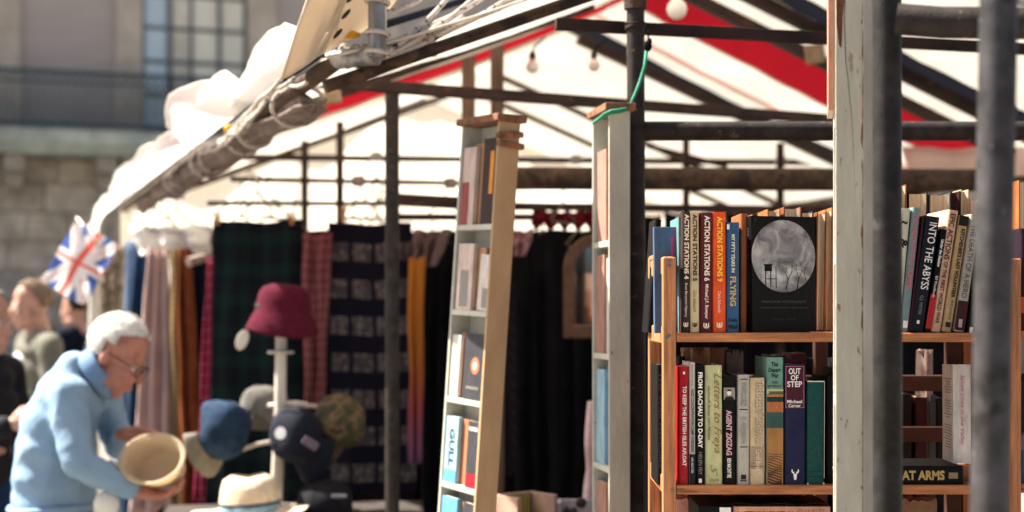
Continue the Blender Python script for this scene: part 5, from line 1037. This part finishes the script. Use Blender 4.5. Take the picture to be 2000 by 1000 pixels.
# ================================================================== HATS
DH = 5.75
hs = thing('hat_stand', P(545, 1000, DH), 'white wooden hat stand with pegs among the hats', 'hat stand'); hs.location.z = TZ
sx = P(545, 0, DH).x
MB().lathe([(0.09, 0), (0.09, 0.015), (0.03, 0.03), (0.001, 0.031)], 28, Matrix.Translation((sx, DH, TZ))).build('foot', WHITEP, hs, smooth=40)
MB().tube([(sx - 0.012, DH, TZ + 0.02), (sx + 0.004, DH, zpx(800, DH)), (sx + 0.008, DH, zpx(640, DH))], [0.0225, 0.021, 0.020], 24).build('post', WHITEP, hs, smooth=50)
MB().lathe([(0.02, -0.006), (0.046, -0.005), (0.05, 0), (0.046, 0.005), (0.02, 0.006)], 28, Matrix.Translation((sx + 0.006, DH, zpx(688, DH)))).build('ring', WHITEP, hs, smooth=0)
for (x1, y1, d1, x0, y0) in ((462, 882, DH - 0.1, 532, 862), (600, 790, DH - 0.05, 552, 788), (500, 800, DH + 0.1, 540, 790), (668, 800, DH + 0.08, 556, 792), (575, 855, DH - 0.12, 548, 860)):
    MB().tube([P(x0, y0, DH), P((x0 + x1) / 2, (y0 + y1) / 2 - 3, (DH + d1) / 2), P(x1, y1, d1)], 0.007, 10).build('peg', WHITEP, hs, smooth=50)
BURG = mat('burgundy_felt', (0.085, 0.009, 0.022, 1), 0.95, ns=40, na=0.2, bump=0.4, bs=120, spec=0.1)
bh_ = thing('bucket_hat', P(550, 655, DH), 'burgundy bucket hat on top of the white hat stand', 'hat')
Mh = Matrix.Translation((P(550, 0, DH).x, DH, zpx(650, DH))) @ Matrix.Rotation(R(4), 4, 'Y')
prof = [(0.132, -0.005), (0.133, 0.0), (0.118, 0.035), (0.104, 0.07), (0.100, 0.078), (0.097, 0.11), (0.090, 0.145), (0.075, 0.165), (0.045, 0.176), (0.001, 0.178)]
MB().lathe(prof, 44, Mh, fn=lambda q, a: Vector((q.x * (1 + 0.02 * math.sin(3 * a)), q.y, q.z + (0.010 * math.sin(2 * a + 0.8) if q.z < 0.05 else 0)))).build('crown_and_brim', BURG, bh_, smooth=0, solid=0.004)
MB().tube([Mh @ Vector((0.1005 * math.cos(a), 0.1005 * math.sin(a), 0.076)) for a in [2 * math.pi * k / 40 for k in range(40)]], 0.0025, 6, closed=True).build('seam', BURG, bh_, smooth=0)
MB().box(P(503, 598, DH - 0.105), (0.022, 0.004, 0.016), Matrix.Rotation(R(-25), 3, 'Z')).build('badge', mat('grey_badge', (0.12, 0.12, 0.13, 1), 0.5), bh_, bevel=0.002)
MB().ell(P(473, 664, DH - 0.06), (0.022, 0.002, 0.039), Matrix.Rotation(R(22), 3, 'Y'), n=14).build('price_tag', mat('tag_white', (0.72, 0.68, 0.58, 1), 0.6, na=0.05), bh_, smooth=0)
def cap_(loc, R3, sc, mc_, mb_, label, extra=None):
    """baseball cap: local +X is the way the brim points, +Z the top"""
    t = thing('cap', loc, label, 'cap'); M = Matrix.Translation(loc) @ R3.to_4x4() @ Matrix.Scale(sc, 4)
    prof = [(0.094, 0.0), (0.096, 0.02), (0.096, 0.05), (0.092, 0.075), (0.082, 0.097), (0.064, 0.113), (0.035, 0.121), (0.001, 0.122)]
    MB().lathe(prof, 48, M, fn=lambda q, a: Vector((q.x * 1.08 * (1 - 0.012 * abs(math.sin(3 * a))), q.y * 0.95 * (1 - 0.012 * abs(math.sin(3 * a))), q.z)) + Vector((1, 0.8, 0.9)) * 0.016 * noise.noise(Vector((q.x * 13 + loc.x * 9, q.y * 13, q.z * 13)))).build('crown', mc_, t, smooth=0, solid=0.003)
    for k in range(6):
        a = math.pi / 3 * k; MB().tube([M @ Vector((r_ * 1.08 * math.cos(a) * 1.004, r_ * 0.95 * math.sin(a) * 1.004, z + 0.0008)) for r_, z in prof[:-1]], 0.0014 * sc, 5).build('seam', mc_, t, smooth=0)
    MB().ell(M @ Vector((0, 0, 0.122)), (0.009, 0.009, 0.006), R3, n=8).build('button', mc_, t, smooth=0)
    def br(a, b):
        th = (a - 0.5) * R(150); r0 = Vector((0.098 * math.cos(th), 0.091 * math.sin(th), 0.004)); ext = 0.078 * max(0, math.cos(th * 1.18)) ** 0.55
        return M @ (r0 + Vector((ext * b * (0.7 + 0.3 * math.cos(th)), 0.1 * b * math.sin(th) * 0.12, -0.018 * b - 0.05 * (math.sin(th) ** 2) * b)))
    MB().grid(br, 26, 8).build('brim', mb_, t, smooth=0, solid=0.004)
    if extra: extra(t, M, R3)
    return t
DENIM = mat('blue_denim', (0.024, 0.048, 0.09, 1), 0.9, ns=30, na=0.3, bump=0.3, bs=200, spec=0.1); KHAKI = mat('khaki_brim', (0.20, 0.18, 0.14, 1), 0.9, ns=40, na=0.15); GREYF = mat('grey_felt', (0.13, 0.125, 0.115, 1), 0.95, ns=40, na=0.2); NAVYF = mat('navy_cap_cloth', (0.007, 0.010, 0.022, 1), 0.9, ns=30, na=0.2)
CAMO = bpy.data.materials.new('camouflage'); t_, n_, l_, b_ = nodes(CAMO); tc_ = n_.new('ShaderNodeTexCoord'); nz_ = n_.new('ShaderNodeTexNoise'); nz_.inputs['Scale'].default_value = 16; nz_.inputs['Detail'].default_value = 1.5
l_.new(tc_.outputs['Object'], nz_.inputs['Vector']); l_.new(RAMP(n_, l_, nz_.outputs['Fac'], [(0, (0.03, 0.035, 0.015, 1)), (0.43, (0.07, 0.055, 0.025, 1)), (0.52, (0.14, 0.095, 0.045, 1)), (0.60, (0.045, 0.028, 0.014, 1))]), b_.inputs['Base Color']); b_.inputs['Roughness'].default_value = 0.9
def Rm(fw, up):
    f = Vector(fw).normalized(); u = Vector(up); u = (u - f * u.dot(f)).normalized(); s2 = u.cross(f); return Matrix((f, s2, u)).transposed()
cap_(P(424, 838, DH - 0.08), Rm((-0.12, -0.18, -1), (0.78, -0.6, 0.15)), 1.0, DENIM, KHAKI, 'blue denim cap with khaki brim hanging left on the hat stand')
cap_(P(512, 815, DH + 0.12), Rm((0.5, 0.6, -0.2), (0, -0.2, 1)), 0.95, GREYF, GREYF, 'grey felt cap hanging behind the white post')
def sticker(t, M, R3): MB().lathe([(0.022, 0), (0.022, 0.003), (0.001, 0.0031)], 24, Matrix.Translation(P(548, 846, DH - 0.2)) @ Matrix.Rotation(R(84), 4, 'X') @ Matrix.Rotation(R(-20), 4, 'Y')).build('round_sticker', mat('sticker_white', (0.68, 0.70, 0.74, 1), 0.5, na=0.15, ns=120), t, smooth=40); MB().box(P(606, 866, DH - 0.215), (0.06, 0.006, 0.03), Matrix.Rotation(R(32), 3, 'Y')).build('mesh_panel', mat('mauve_mesh', (0.13, 0.10, 0.13, 1), 0.8), t, bevel=0.004)
cap_(P(592, 852, DH - 0.05), Rm((0.15, -0.25, -1), (-0.55, -0.75, 0.2)), 0.98, NAVYF, NAVYF, 'navy cap with a round white sticker on the hat stand', sticker)
cap_(P(650, 828, DH + 0.06), Rm((-0.2, -0.3, -0.9), (0.65, -0.6, 0.4)), 1.0, CAMO, CAMO, 'camouflage cap hanging right of the navy cap')
def logo(t, M, R3): MB().box(P(662, 969, 5.52), (0.055, 0.004, 0.012)).build('logo', mat('pale_logo', (0.25, 0.25, 0.27, 1), 0.6), t, bevel=0.001)
c = P(636, 1000, 5.62); c.z = TZ + 0.003
cap_(c, Rm((0.3, -0.4, 0.0), (0, -0.12, 1)), 1.0, mat('black_cap_cloth', (0.008, 0.008, 0.012, 1), 0.9), mat('black_cap_cloth', (0.008, 0.008, 0.012, 1), 0.9), 'black cap lying on the table below the hat stand', logo)
# straw hats
STRAW = mat('pale_straw', (0.72, 0.54, 0.34, 1), 0.8, ns=60, na=0.15, bump=0.7, bs=160, stretch=(1, 1, 2.5)); STRAWL = mat('cream_straw', (0.72, 0.59, 0.43, 1), 0.8, ns=60, na=0.12, bump=0.7, bs=160)
fd = thing('straw_hat', P(490, 995, 5.5), 'cream straw hat with pale blue band lying on the table', 'hat'); fd.location.z = TZ
cx_ = P(487, 0, 5.5).x; zf = TZ + 0.02
Mf = Matrix.Translation((cx_, 5.52, zf)) @ Matrix.Rotation(R(8), 4, 'Z') @ Matrix.Rotation(R(-3), 4, 'Y')
def fed(q, a):
    k = Vector(q); k.y *= 1.12
    if q.z > 0.11: k.z -= 0.010 * max(0, 1 - abs(k.x) / 0.05) * (1 if q.z > 0.12 else 0.4)
    if q.z < 0.012: k.z += 0.016 * math.cos(2 * a)
    return k
MB().lathe([(0.205, 0.004), (0.2, 0.0), (0.14, 0.004), (0.106, 0.010), (0.104, 0.05), (0.096, 0.095), (0.086, 0.125), (0.062, 0.138), (0.001, 0.136)], 48, Mf, fn=fed).build('crown_and_brim', STRAWL, fd, smooth=0, solid=0.004)
MB().lathe([(0.1075, 0.013), (0.1065, 0.040)], 48, Mf, fn=fed, cap=False).build('hat_band', mat('pale_blue_band', (0.22, 0.36, 0.46, 1), 0.8), fd, smooth=0, solid=0.002)
MB().lathe([(0.1085, 0.041), (0.1075, 0.048)], 48, Mf, fn=fed, cap=False).build('hat_band', mat('dark_band', (0.02, 0.025, 0.04, 1), 0.8), fd, smooth=0, solid=0.002)
st = thing('straw_hat', P(297, 945, 5.12), 'pale straw hat held upside down in the stooping man\'s hands', 'hat')
Mst = Matrix.Translation(P(297, 897, 5.10)) @ Rm((1, -0.15, 0.05), (-0.22, -0.82, 0.46)).to_4x4()
MB().lathe([(0.001, -0.105), (0.055, -0.103), (0.078, -0.09), (0.088, -0.05), (0.094, -0.008), (0.10, 0.002), (0.113, 0.010), (0.116, 0.006), (0.104, -0.006), (0.097, -0.012), (0.091, -0.055), (0.080, -0.096), (0.055, -0.108), (0.001, -0.110)], 52, Mst, fn=lambda q, a: Vector((q.x * 1.0, q.y * 0.80, q.z))).build('crown_and_brim', fabric('woven_straw', (0.93, 0.78, 0.57, 1), 0.5, 0.6, 160, 0.10), st, smooth=0)

# ================================================================== FLAG
fg = thing('flag', P(160, 590, 6.9), 'small union flag hanging from the far end of the eave', 'flag')
fr = {'b': fabric('flag_blue', (0.07, 0.13, 0.42, 1), 0.5), 'w': fabric('flag_white', (0.82, 0.8, 0.8, 1), 0.5), 'r': fabric('flag_red', (0.75, 0.14, 0.10, 1), 0.55)}
def ujack(u, v):                              # u 0..2, v 0..1
    x, y = u - 1, v - 0.5
    if abs(y) < 0.055 or abs(x) < 0.055: return 2
    if abs(y) < 0.17 or abs(x) < 0.17: return 1
    d1 = abs(x * 0.5 - y) / math.hypot(0.5, 1); d2 = abs(x * 0.5 + y) / math.hypot(0.5, 1)
    for dd, s2 in ((x * 0.5 - y, 1), (x * 0.5 + y, -1)):
        e = dd / math.hypot(0.5, 1) * (1 if x > 0 else -1)
        if 0.0 < e < 0.02: return 2
    return 1 if min(d1, d2) < 0.13 else 0
c00, c10, c01 = P(76, 548, 6.9), P(146, 434, 6.95), P(162, 596, 6.85)
def ff(a, b):
    q = c00 + (c10 - c00) * b + (c01 - c00) * a * 0.98
    q = c00.lerp(c01, a) + (c10 - c00) * b * 1.02
    return q + Vector((0, 0.02 * math.sin(7 * a + 4 * b) + 0.015 * math.sin(9 * b), 0))
fm = MB().grid(ff, 70, 90)
for k in range(len(fm.f)):
    j, i = divmod(k, 70); fm.mi[k] = ujack((j + 0.5) / 45, (i + 0.5) / 70)
fm.build('cloth', [fr['b'], fr['w'], fr['r']], fg, smooth=0)
MB().tube([P(150, 425, 6.96), P(186, 470, 6.92), P(214, 520, 6.9)], 0.006, 8).build('stick', WHITEP, fg, smooth=0)
cloth('pennant', (178, 214, 492), (176, 206, 536), 6.95, fabric('pennant_pink', (0.75, 0.55, 0.55, 1), 0.5), 'small folded pinkish pennant beside the union flag', 'pennant', 2, 0.02, 0.5)
tag(MB().tube([P(184, 540, 8.3), Vector((P(184, 0, 8.3).x, 8.3, 0))], 0.028, 14).build('white_post', WHITEP, smooth=50), 'white post standing below the union flag', 'post')

# ================================================================== PEOPLE
def remesh(mb, name, mats, parent, vox, smooth_it=6, noise_amp=0.0, nsc=9):
    me = bpy.data.meshes.new(name + '_source'); me.from_pydata([tuple(q) for q in mb.v], [], mb.f); o = bpy.data.objects.new(name, me); COL.objects.link(o)
    m = o.modifiers.new('remesh', 'REMESH'); m.mode = 'VOXEL'; m.voxel_size = vox; m.use_smooth_shade = True
    s2 = o.modifiers.new('smooth', 'SMOOTH'); s2.factor = 0.5; s2.iterations = smooth_it
    dg = bpy.context.evaluated_depsgraph_get(); ne = bpy.data.meshes.new_from_object(o.evaluated_get(dg)); o.modifiers.clear(); old = o.data; o.data = ne; bpy.data.meshes.remove(old); ne.name = name
    ne.materials.clear(); ne.materials.append(mats)
    if noise_amp:
        for v in ne.vertices: v.co += v.normal * noise_amp * noise.noise(v.co * nsc)
    ne.polygons.foreach_set('use_smooth', [True] * len(ne.polygons))
    adopt(o, parent); return o
SKIN = mat('skin', (0.52, 0.28, 0.205, 1), 0.55, ns=25, na=0.18, bump=0.1, bs=120, spec=0.3)
def hand(mb, wrist, d, n, L=0.18, curl=0.5, thumb=1):
    """d along the hand, n out of the palm; five fingers that bend towards n"""
    d = Vector(d).normalized(); n = Vector(n); n = (n - d * n.dot(d)).normalized(); s2 = d.cross(n); w = Vector(wrist)
    mb.cap(w, 0.024, w + d * 0.04, 0.024)
    for k in range(4):
        off = (k - 1.5) * 0.0195; kn = w + d * (0.088 - 0.004 * abs(k - 1)) + s2 * off
        mb.cap(w + d * 0.03 + s2 * off * 0.8, 0.015, kn, 0.012); l0 = (0.040, 0.045, 0.042, 0.032)[k]
        a = curl * 0.6; p1 = kn + (d * math.cos(a) + n * math.sin(a)) * l0; a += curl * 0.8; p2 = p1 + (d * math.cos(a) + n * math.sin(a)) * l0 * 0.65; a += curl * 0.6; p3 = p2 + (d * math.cos(a) + n * math.sin(a)) * l0 * 0.5
        mb.cap(kn, 0.0105, p1, 0.0095, 10); mb.cap(p1, 0.0095, p2, 0.0085, 10); mb.cap(p2, 0.0085, p3, 0.0075, 10)
    b0 = w + d * 0.025 + s2 * thumb * 0.026; b1 = b0 + (d * 0.6 + s2 * thumb * 0.6 + n * 0.35).normalized() * 0.042; b2 = b1 + (d * 0.85 + n * 0.45).normalized() * 0.034
    mb.cap(b0, 0.014, b1, 0.0115, 10); mb.cap(b1, 0.0115, b2, 0.009, 10)
def head(mb, E, f, up):
    f = Vector(f).normalized(); up = Vector(up); up = (up - f * up.dot(f)).normalized(); s2 = f.cross(up); M = Matrix((f, s2, up)).transposed(); E = Vector(E)
    def q(a, b, c): return E + f * a + s2 * b + up * c
    mb.ell(q(-0.008, 0, 0.045), (0.098, 0.076, 0.095), M, 14)
    mb.ell(q(0.036, 0, -0.03), (0.066, 0.058, 0.088), M, 14)
    mb.ell(q(0.058, 0, -0.098), (0.032, 0.034, 0.024), M, 10)
    mb.cap(q(0.088, 0, 0.012), 0.010, q(0.118, 0, -0.028), 0.013, 10)
    for s in (-1, 1):
        mb.ell(q(0.086, s * 0.030, 0.022), (0.012, 0.022, 0.007), M, 8); mb.ell(q(0.076, s * 0.040, -0.022), (0.022, 0.02, 0.018), M, 8)
        mb.ell(q(-0.005, s * 0.077, -0.005), (0.019, 0.010, 0.031), M, 8); mb.ell(q(0.012, s * 0.05, -0.075), (0.05, 0.018, 0.025), M, 8)
    mb.ell(q(0.098, 0, -0.062), (0.011, 0.022, 0.006), M, 8); mb.ell(q(0.096, 0, -0.074), (0.011, 0.019, 0.006), M, 8)
    return q, M
def hair(E, f, up, m, parent, bald=0.0, sc=1.03, nape=-0.62):
    f = Vector(f).normalized(); up = Vector(up); up = (up - f * up.dot(f)).normalized(); s2 = f.cross(up); M = Matrix((f, s2, up)).transposed(); E = Vector(E)
    n = 40; mb = MB(); vs = []; keep = []
    for j in range(n + 1):
        ph = math.pi * j / n
        for i in range(n):
            a = 2 * math.pi * i / n; q = Vector((math.sin(ph) * math.cos(a), math.sin(ph) * math.sin(a), math.cos(ph)))
            k = sc * (1 + 0.045 * noise.noise(q * 5) + 0.03 * noise.noise(q * 13)); keep.append(q)
            vs.append(E + M @ Vector((-0.010 + q.x * 0.101 * k, q.y * 0.080 * k, 0.047 + q.z * 0.098 * k)))
    fs = []
    for j in range(n):
        for i in range(n):
            a, b = j * n + i, j * n + (i + 1) % n; q = (keep[a] + keep[b + n]) / 2
            lim = nape if q.x < -0.1 else (0.0 if q.x < 0.12 else 0.50 + 0.5 * (q.x - 0.18) + bald)
            if q.z > lim + 0.16 * noise.noise(q * 9): fs.append((a, b, b + n, a + n))
    mb.add(vs, fs); o = mb.build('hair', m, parent, smooth=0, solid=0.006)
    st_ = MB(); rnd_ = random.Random(3)
    for _ in range(900):
        a = fs[rnd_.randrange(len(fs))]; b0 = sum((vs[i] for i in a), Vector()) / 4; nrm = (b0 - (E + M @ Vector((-0.01, 0, 0.047)))).normalized()
        tg = (-f * 0.8 - up * 0.6 + Vector((rnd_.uniform(-.5, .5), rnd_.uniform(-.5, .5), rnd_.uniform(-.5, .5)))); tg = (tg - nrm * tg.dot(nrm)).normalized()
        L = rnd_.uniform(0.012, 0.026); w = nrm.cross(tg) * 0.0011; p1 = b0 + tg * L * 0.6 + nrm * 0.007; p2 = b0 + tg * L + nrm * rnd_.uniform(0.002, 0.010)
        st_.add([b0 - w, b0 + w, p1 + w * 0.8, p1 - w * 0.8, p2], [(0, 1, 2, 3), (3, 2, 4)])
    q2 = st_.build('hair_strands', m, o); q2['kind'] = 'stuff'
    return o
def eyes(E, f, up, parent):
    f = Vector(f).normalized(); up = Vector(up); up = (up - f * up.dot(f)).normalized(); s2 = f.cross(up); M = Matrix((f, s2, up)).transposed(); E = Vector(E)
    for s in (-1, 1):
        mb = MB(); mb.ell(E + f * 0.086 + s2 * s * 0.031 + up * 0.004, (0.012, 0.014, 0.009), M, 8, 0); mb.ell(E + f * 0.0945 + s2 * s * 0.031 + up * 0.003, (0.005, 0.006, 0.006), M, 6, 1)
        mb.build('eye', [mat('eye_white', (0.7, 0.66, 0.62, 1), 0.3, na=0.03, bump=0), mat('eye_dark', (0.03, 0.02, 0.015, 1), 0.2, bump=0)], parent, smooth=0)

# ---- the stooping man
D0 = 5.28
man = thing('person', P(105, 1000, D0), 'white-haired man in a light blue sweater stooping over a straw hat', 'person'); man.location.z = 0
def Q(x, y, o=0.0): return P(x, y, D0) + Vector((0, o, 0))
E = Q(224, 697); hf, hu = (0.86, -0.10, -0.50), (0.5, 0, 0.86)
shR, shL = Q(158, 768, -0.165), Q(168, 762, 0.165); elR, elL = Q(186, 892, -0.23), Q(205, 880, 0.20); wrR, wrL = Q(286, 948, -0.16), Q(240, 848, -0.02)
hipR, hipL = Q(105, 1030, -0.09), Q(105, 1030, 0.09); pel = Q(104, 1000)
body = MB(); head(body, E, hf, hu)
body.cap(Q(212, 722), 0.052, Q(158, 756), 0.05)
body.cap(Q(136, 788), 0.08, Q(112, 900), 0.09); body.cap(Q(112, 900), 0.10, pel, 0.11)
for s, sh, el, wr in ((-1, shR, elR, wrR), (1, shL, elL, wrL)):
    body.cap(Q(150, 775), 0.05, sh, 0.045); body.cap(sh, 0.05, el, 0.04); body.cap(el, 0.04, wr, 0.027)
for s, hp in ((-1, hipR), (1, hipL)):
    kn = Vector((hp.x + 0.03, hp.y, 0.50)); an = Vector((hp.x - 0.02, hp.y, 0.09))
    body.cap(pel, 0.1, hp, 0.085); body.cap(hp, 0.085, kn, 0.055); body.cap(kn, 0.052, an, 0.036); body.cap(an, 0.036, an + Vector((0.15, 0, -0.055)), 0.03)
hand(body, wrR, (0.95, 0.15, -0.2), (0.1, -0.15, 1), curl=0.75, thumb=-1)
hand(body, wrL, (0.95, -0.25, 0.10), (0.0, -0.5, -0.85), curl=0.35, thumb=1)
remesh(body, 'body', mat('ruddy_skin', (0.46, 0.20, 0.145, 1), 0.5, ns=25, na=0.2, bump=0.1, bs=120, spec=0.3), man, 0.0065, 3)
SWE = mat('light_blue_knit', (0.24, 0.36, 0.49, 1), 0.95, ns=14, na=0.07, bump=0.5, bs=18, spec=0.1)
sw = MB()
for y, xc, hw, lat in ((975, 106, 78, 0.09), (930, 106, 78, 0.10), (880, 110, 76, 0.105), (830, 116, 70, 0.115), (792, 128, 58, 0.11), (760, 144, 44, 0.085)):
    r_ = hw * D0 / F; sw.ell(Q(xc, y), (r_, r_ * 0.85 + lat * 0.75, 0.13), n=12)
sw.cap(Q(148, 760), 0.08, Q(168, 750), 0.070); sw.ell(Q(172, 782), (0.058, 0.12, 0.075), n=10)
for sh, el, wr in ((shR, elR, wrR), (shL, elL, wrL)):
    sw.cap(Q(150, 772), 0.08, sh, 0.066); sw.cap(sh, 0.066, el, 0.052); sw.cap(el, 0.053, el.lerp(wr, 0.5), 0.047); sw.cap(el.lerp(wr, 0.5), 0.047, el.lerp(wr, 0.93), 0.038)
remesh(sw, 'sweater', SWE, man, 0.0085, 14, 0.0, 11)
for v in man.children[-1].data.vertices:
    q_ = v.co; v.co = q_ + v.normal * (0.010 * (0.25 - abs(noise.noise(Vector((q_.x * 9 + q_.z * 6, q_.y * 5, q_.z * 9 - q_.x * 8))))) + 0.004 * noise.noise(Vector((q_.x * 26 + q_.z * 18, q_.y * 12, q_.z * 20))))
hm = MB().tube([Q(104 + 77 * math.cos(a), 987 - 3 * math.cos(a), 0.19 * math.sin(a)) for a in [2 * math.pi * k / 40 for k in range(40)]], 0.013, 8, closed=True); hm.build('hem', SWE, man, smooth=0)
# shirt collar
cb0, cax = Q(186, 736), (Q(222, 700) - Q(182, 742)).normalized(); o1 = Vector((0, 1, 0)); o2 = cax.cross(o1).normalized()
def colf(a, b):
    an = 2 * math.pi * a; fl_ = 0.016 * (1 - b)
    return cb0 + cax * (0.058 * b - 0.005 + 0.014 * math.cos(an) * 1.2) + (o1 * math.sin(an) * 0.95 + o2 * math.cos(an)) * (0.076 + fl_)
MB().grid(colf, 36, 5).build('shirt_collar', mat('blue_shirt', (0.16, 0.27, 0.42, 1), 0.8, ns=50, na=0.1), man, smooth=0, solid=0.005)
tr = MB(); tr.cap(Q(104, 990), 0.125, Q(104, 1030), 0.13)
for s, hp in ((-1, hipR), (1, hipL)):
    kn = Vector((hp.x + 0.03, hp.y, 0.50)); an = Vector((hp.x - 0.02, hp.y, 0.10)); tr.cap(hp, 0.115, kn, 0.08); tr.cap(kn, 0.08, an, 0.065)
remesh(tr, 'trousers', NAVYC, man, 0.012, 5)
for hp in (hipR, hipL): MB().ell(Vector((hp.x + 0.05, hp.y, 0.05)), (0.15, 0.055, 0.05), n=10).build('shoe', BLACKC, man, smooth=0)
hair(E, hf, hu, mat('white_hair', (0.68, 0.66, 0.62, 1), 0.85, ns=40, na=0.15, bump=0.8, bs=90), man, -0.1, 1.035)
eyes(E, hf, hu, man)
f_ = Vector(hf).normalized(); u_ = Vector(hu); u_ = (u_ - f_ * u_.dot(f_)).normalized(); s_2 = f_.cross(u_)
gmb = MB()
for s in (-1, 1):
    cc = E + f_ * 0.108 + s_2 * s * 0.033 + u_ * 0.002
    gmb.tube([cc + s_2 * 0.026 * math.cos(a) + u_ * 0.02 * math.sin(a) for a in [2 * math.pi * k / 20 for k in range(20)]], 0.0016, 6, closed=True)
    gmb.tube([cc + s_2 * s * 0.026 + u_ * 0.008, E + f_ * 0.05 + s_2 * s * 0.078 + u_ * 0.012, E + s_2 * s * 0.088 + u_ * 0.014], 0.002, 6)
gmb.tube([E + f_ * 0.108 - s_2 * 0.007, E + f_ * 0.112, E + f_ * 0.108 + s_2 * 0.007], 0.0016, 6)
gmb.build('glasses', BLACKC, man, smooth=0)
pw = thing('paper_tissue', P(233, 925, 5.12), 'crumpled white paper in the stooping man\'s near hand', 'paper')
MB().grid(lambda a, b: P(213 + 46 * a, 898 + 24 * a + 14 * (1 - b), 5.14) + Vector((0, 0.03 * noise.noise(Vector((a * 4, b * 3, 1))), 0.02 * noise.noise(Vector((a * 5, b * 4, 7))))), 12, 6).build('sheet', ROLL, pw, smooth=0, solid=0.002)
tag(MB().ell(P(208, 985, 5.1), (0.042, 0.03, 0.045), n=12).build('white_cup', mat('white_paper_cup', (0.78, 0.75, 0.66, 1), 0.6, na=0.05), smooth=0), 'round cream-white bag in front of the stooping man', 'bag')

# ---- people standing behind
def standing(base, head_ang, H, label, top_m, leg_m, hair_m, raise_arm=False, shirt=None, bald=0.0):
    t = thing('person', base, label, 'person'); b = Vector(base); k = H / 1.75; f = Vector((math.cos(head_ang), math.sin(head_ang), 0)); s2 = Vector((-f.y, f.x, 0)); up = Vector((0, 0, 1))
    def q(a, c, z): return b + f * a * k + s2 * c * k + up * z * k
    E = q(0.03, 0, 1.60); mb = MB(); head(mb, E, f + up * -0.05, up); mb.cap(q(0.0, 0, 1.53), 0.055 * k, q(-0.02, 0, 1.42), 0.065 * k)
    mb.cap(q(0, 0, 1.35), 0.1 * k, q(0, 0, 1.0), 0.11 * k); tp = MB(); lg = MB()
    for z, dx, lat, hgt in ((1.0, 0.125, 0.175, 0.12), (1.15, 0.12, 0.17, 0.12), (1.27, 0.125, 0.185, 0.11), (1.37, 0.11, 0.18, 0.08)): tp.ell(q(0, 0, z), (dx * k, lat * k, hgt * k), Matrix((f, s2, up)).transposed(), 12)
    for s in (-1, 1):
        sh = q(-0.01, 0.19 * s, 1.40); el = q(0.0, 0.25 * s, 1.13); wr = q(0.08, 0.25 * s, 0.9)
        if raise_arm and s == raise_arm: el = q(0.04, 0.25 * s, 1.14); wr = q(0.28, 0.17 * s, 1.20)
        mb.cap(sh, 0.05 * k, el, 0.04 * k); mb.cap(el, 0.04 * k, wr, 0.028 * k); hand(mb, wr, (wr - el), s2 * -s, curl=0.5, thumb=-s)
        tp.cap(q(0, 0.06 * s, 1.42), 0.075 * k, sh, 0.07 * k); tp.cap(sh, 0.07 * k, el, 0.058 * k); tp.cap(el, 0.058 * k, el.lerp(wr, 0.9), 0.045 * k)
        kn, an = q(0.02, 0.1 * s, 0.5), q(-0.01, 0.1 * s, 0.08); hp = q(0, 0.09 * s, 0.92)
        mb.cap(hp, 0.085 * k, kn, 0.055 * k); mb.cap(kn, 0.05 * k, an, 0.036 * k); mb.cap(an, 0.036 * k, an + f * 0.15 - up * 0.045, 0.03 * k)
        lg.cap(q(0, 0.05 * s, 0.98), 0.12 * k, hp, 0.112 * k); lg.cap(hp, 0.11 * k, kn, 0.08 * k); lg.cap(kn, 0.08 * k, an, 0.062 * k)
        MB().ell(an + f * 0.05 - up * 0.03 * k, (0.14 * k, 0.05 * k, 0.05 * k), Matrix((f, s2, up)).transposed(), 10).build('shoe', BLACKC, t, smooth=0)
    remesh(mb, 'body', SKIN, t, 0.008, 3); remesh(tp, 'jacket', top_m, t, 0.012, 4, 0.010, 9); remesh(lg, 'trousers', leg_m, t, 0.014, 4)
    hair(E, f + up * -0.05, up, hair_m, t, bald, 1.03, -0.45); eyes(E, f + up * -0.05, up, t)
    if shirt:
        MB().grid(lambda a, c: q(0.132 - 0.05 * (a - 0.5) ** 2 * 4 * (1 - 0.4 * c) + 0.004, (a - 0.5) * 0.2 * (1 - 0.25 * c), 0.95 + 0.47 * c - (0.02 if c > 0.9 else 0)) - f * (0.05 * max(0, c - 0.75) * 4) * k, 14, 14).build('shirt', shirt, t, smooth=0, solid=0.004)
    return t
m_olive = mat('olive_jacket', (0.15, 0.145, 0.115, 1), 0.9, ns=12, na=0.2, bump=0.2, bs=30); m_black = mat('black_jacket', (0.010, 0.011, 0.016, 1), 0.85, ns=12, na=0.3, bump=0.3, bs=30)
m_tee = mat('white_tee', (0.62, 0.64, 0.68, 1), 0.9, na=0.05); m_brown = mat('brown_hair', (0.10, 0.055, 0.03, 1), 0.8, bump=0.8, bs=90); m_grey = mat('grey_hair', (0.45, 0.42, 0.38, 1), 0.8, bump=0.8, bs=90); m_bk = mat('black_hair', (0.012, 0.010, 0.009, 1), 0.7, bump=0.8, bs=90)
c = P(72, 0, 8.4); standing((c.x, c.y, 0), R(215), 1.78, 'person in an olive jacket over a white tee, facing left behind the stooping man', m_olive, NAVYC, mat('light_brown_hair', (0.22, 0.15, 0.10, 1), 0.8, bump=0.8, bs=90), shirt=m_tee)
c = P(-38, 0, 6.3); standing((c.x, c.y, 0), R(-20), 1.70, 'grey-haired person in a black jacket with raised hand at the left border', m_black, BLUED, m_grey, raise_arm=-1)
c = P(152, 0, 12.0); standing((c.x, c.y, 0), R(160), 1.76, 'dark-haired person in a navy jacket far behind, beneath the flag', NAVYC, NAVYC, m_bk)
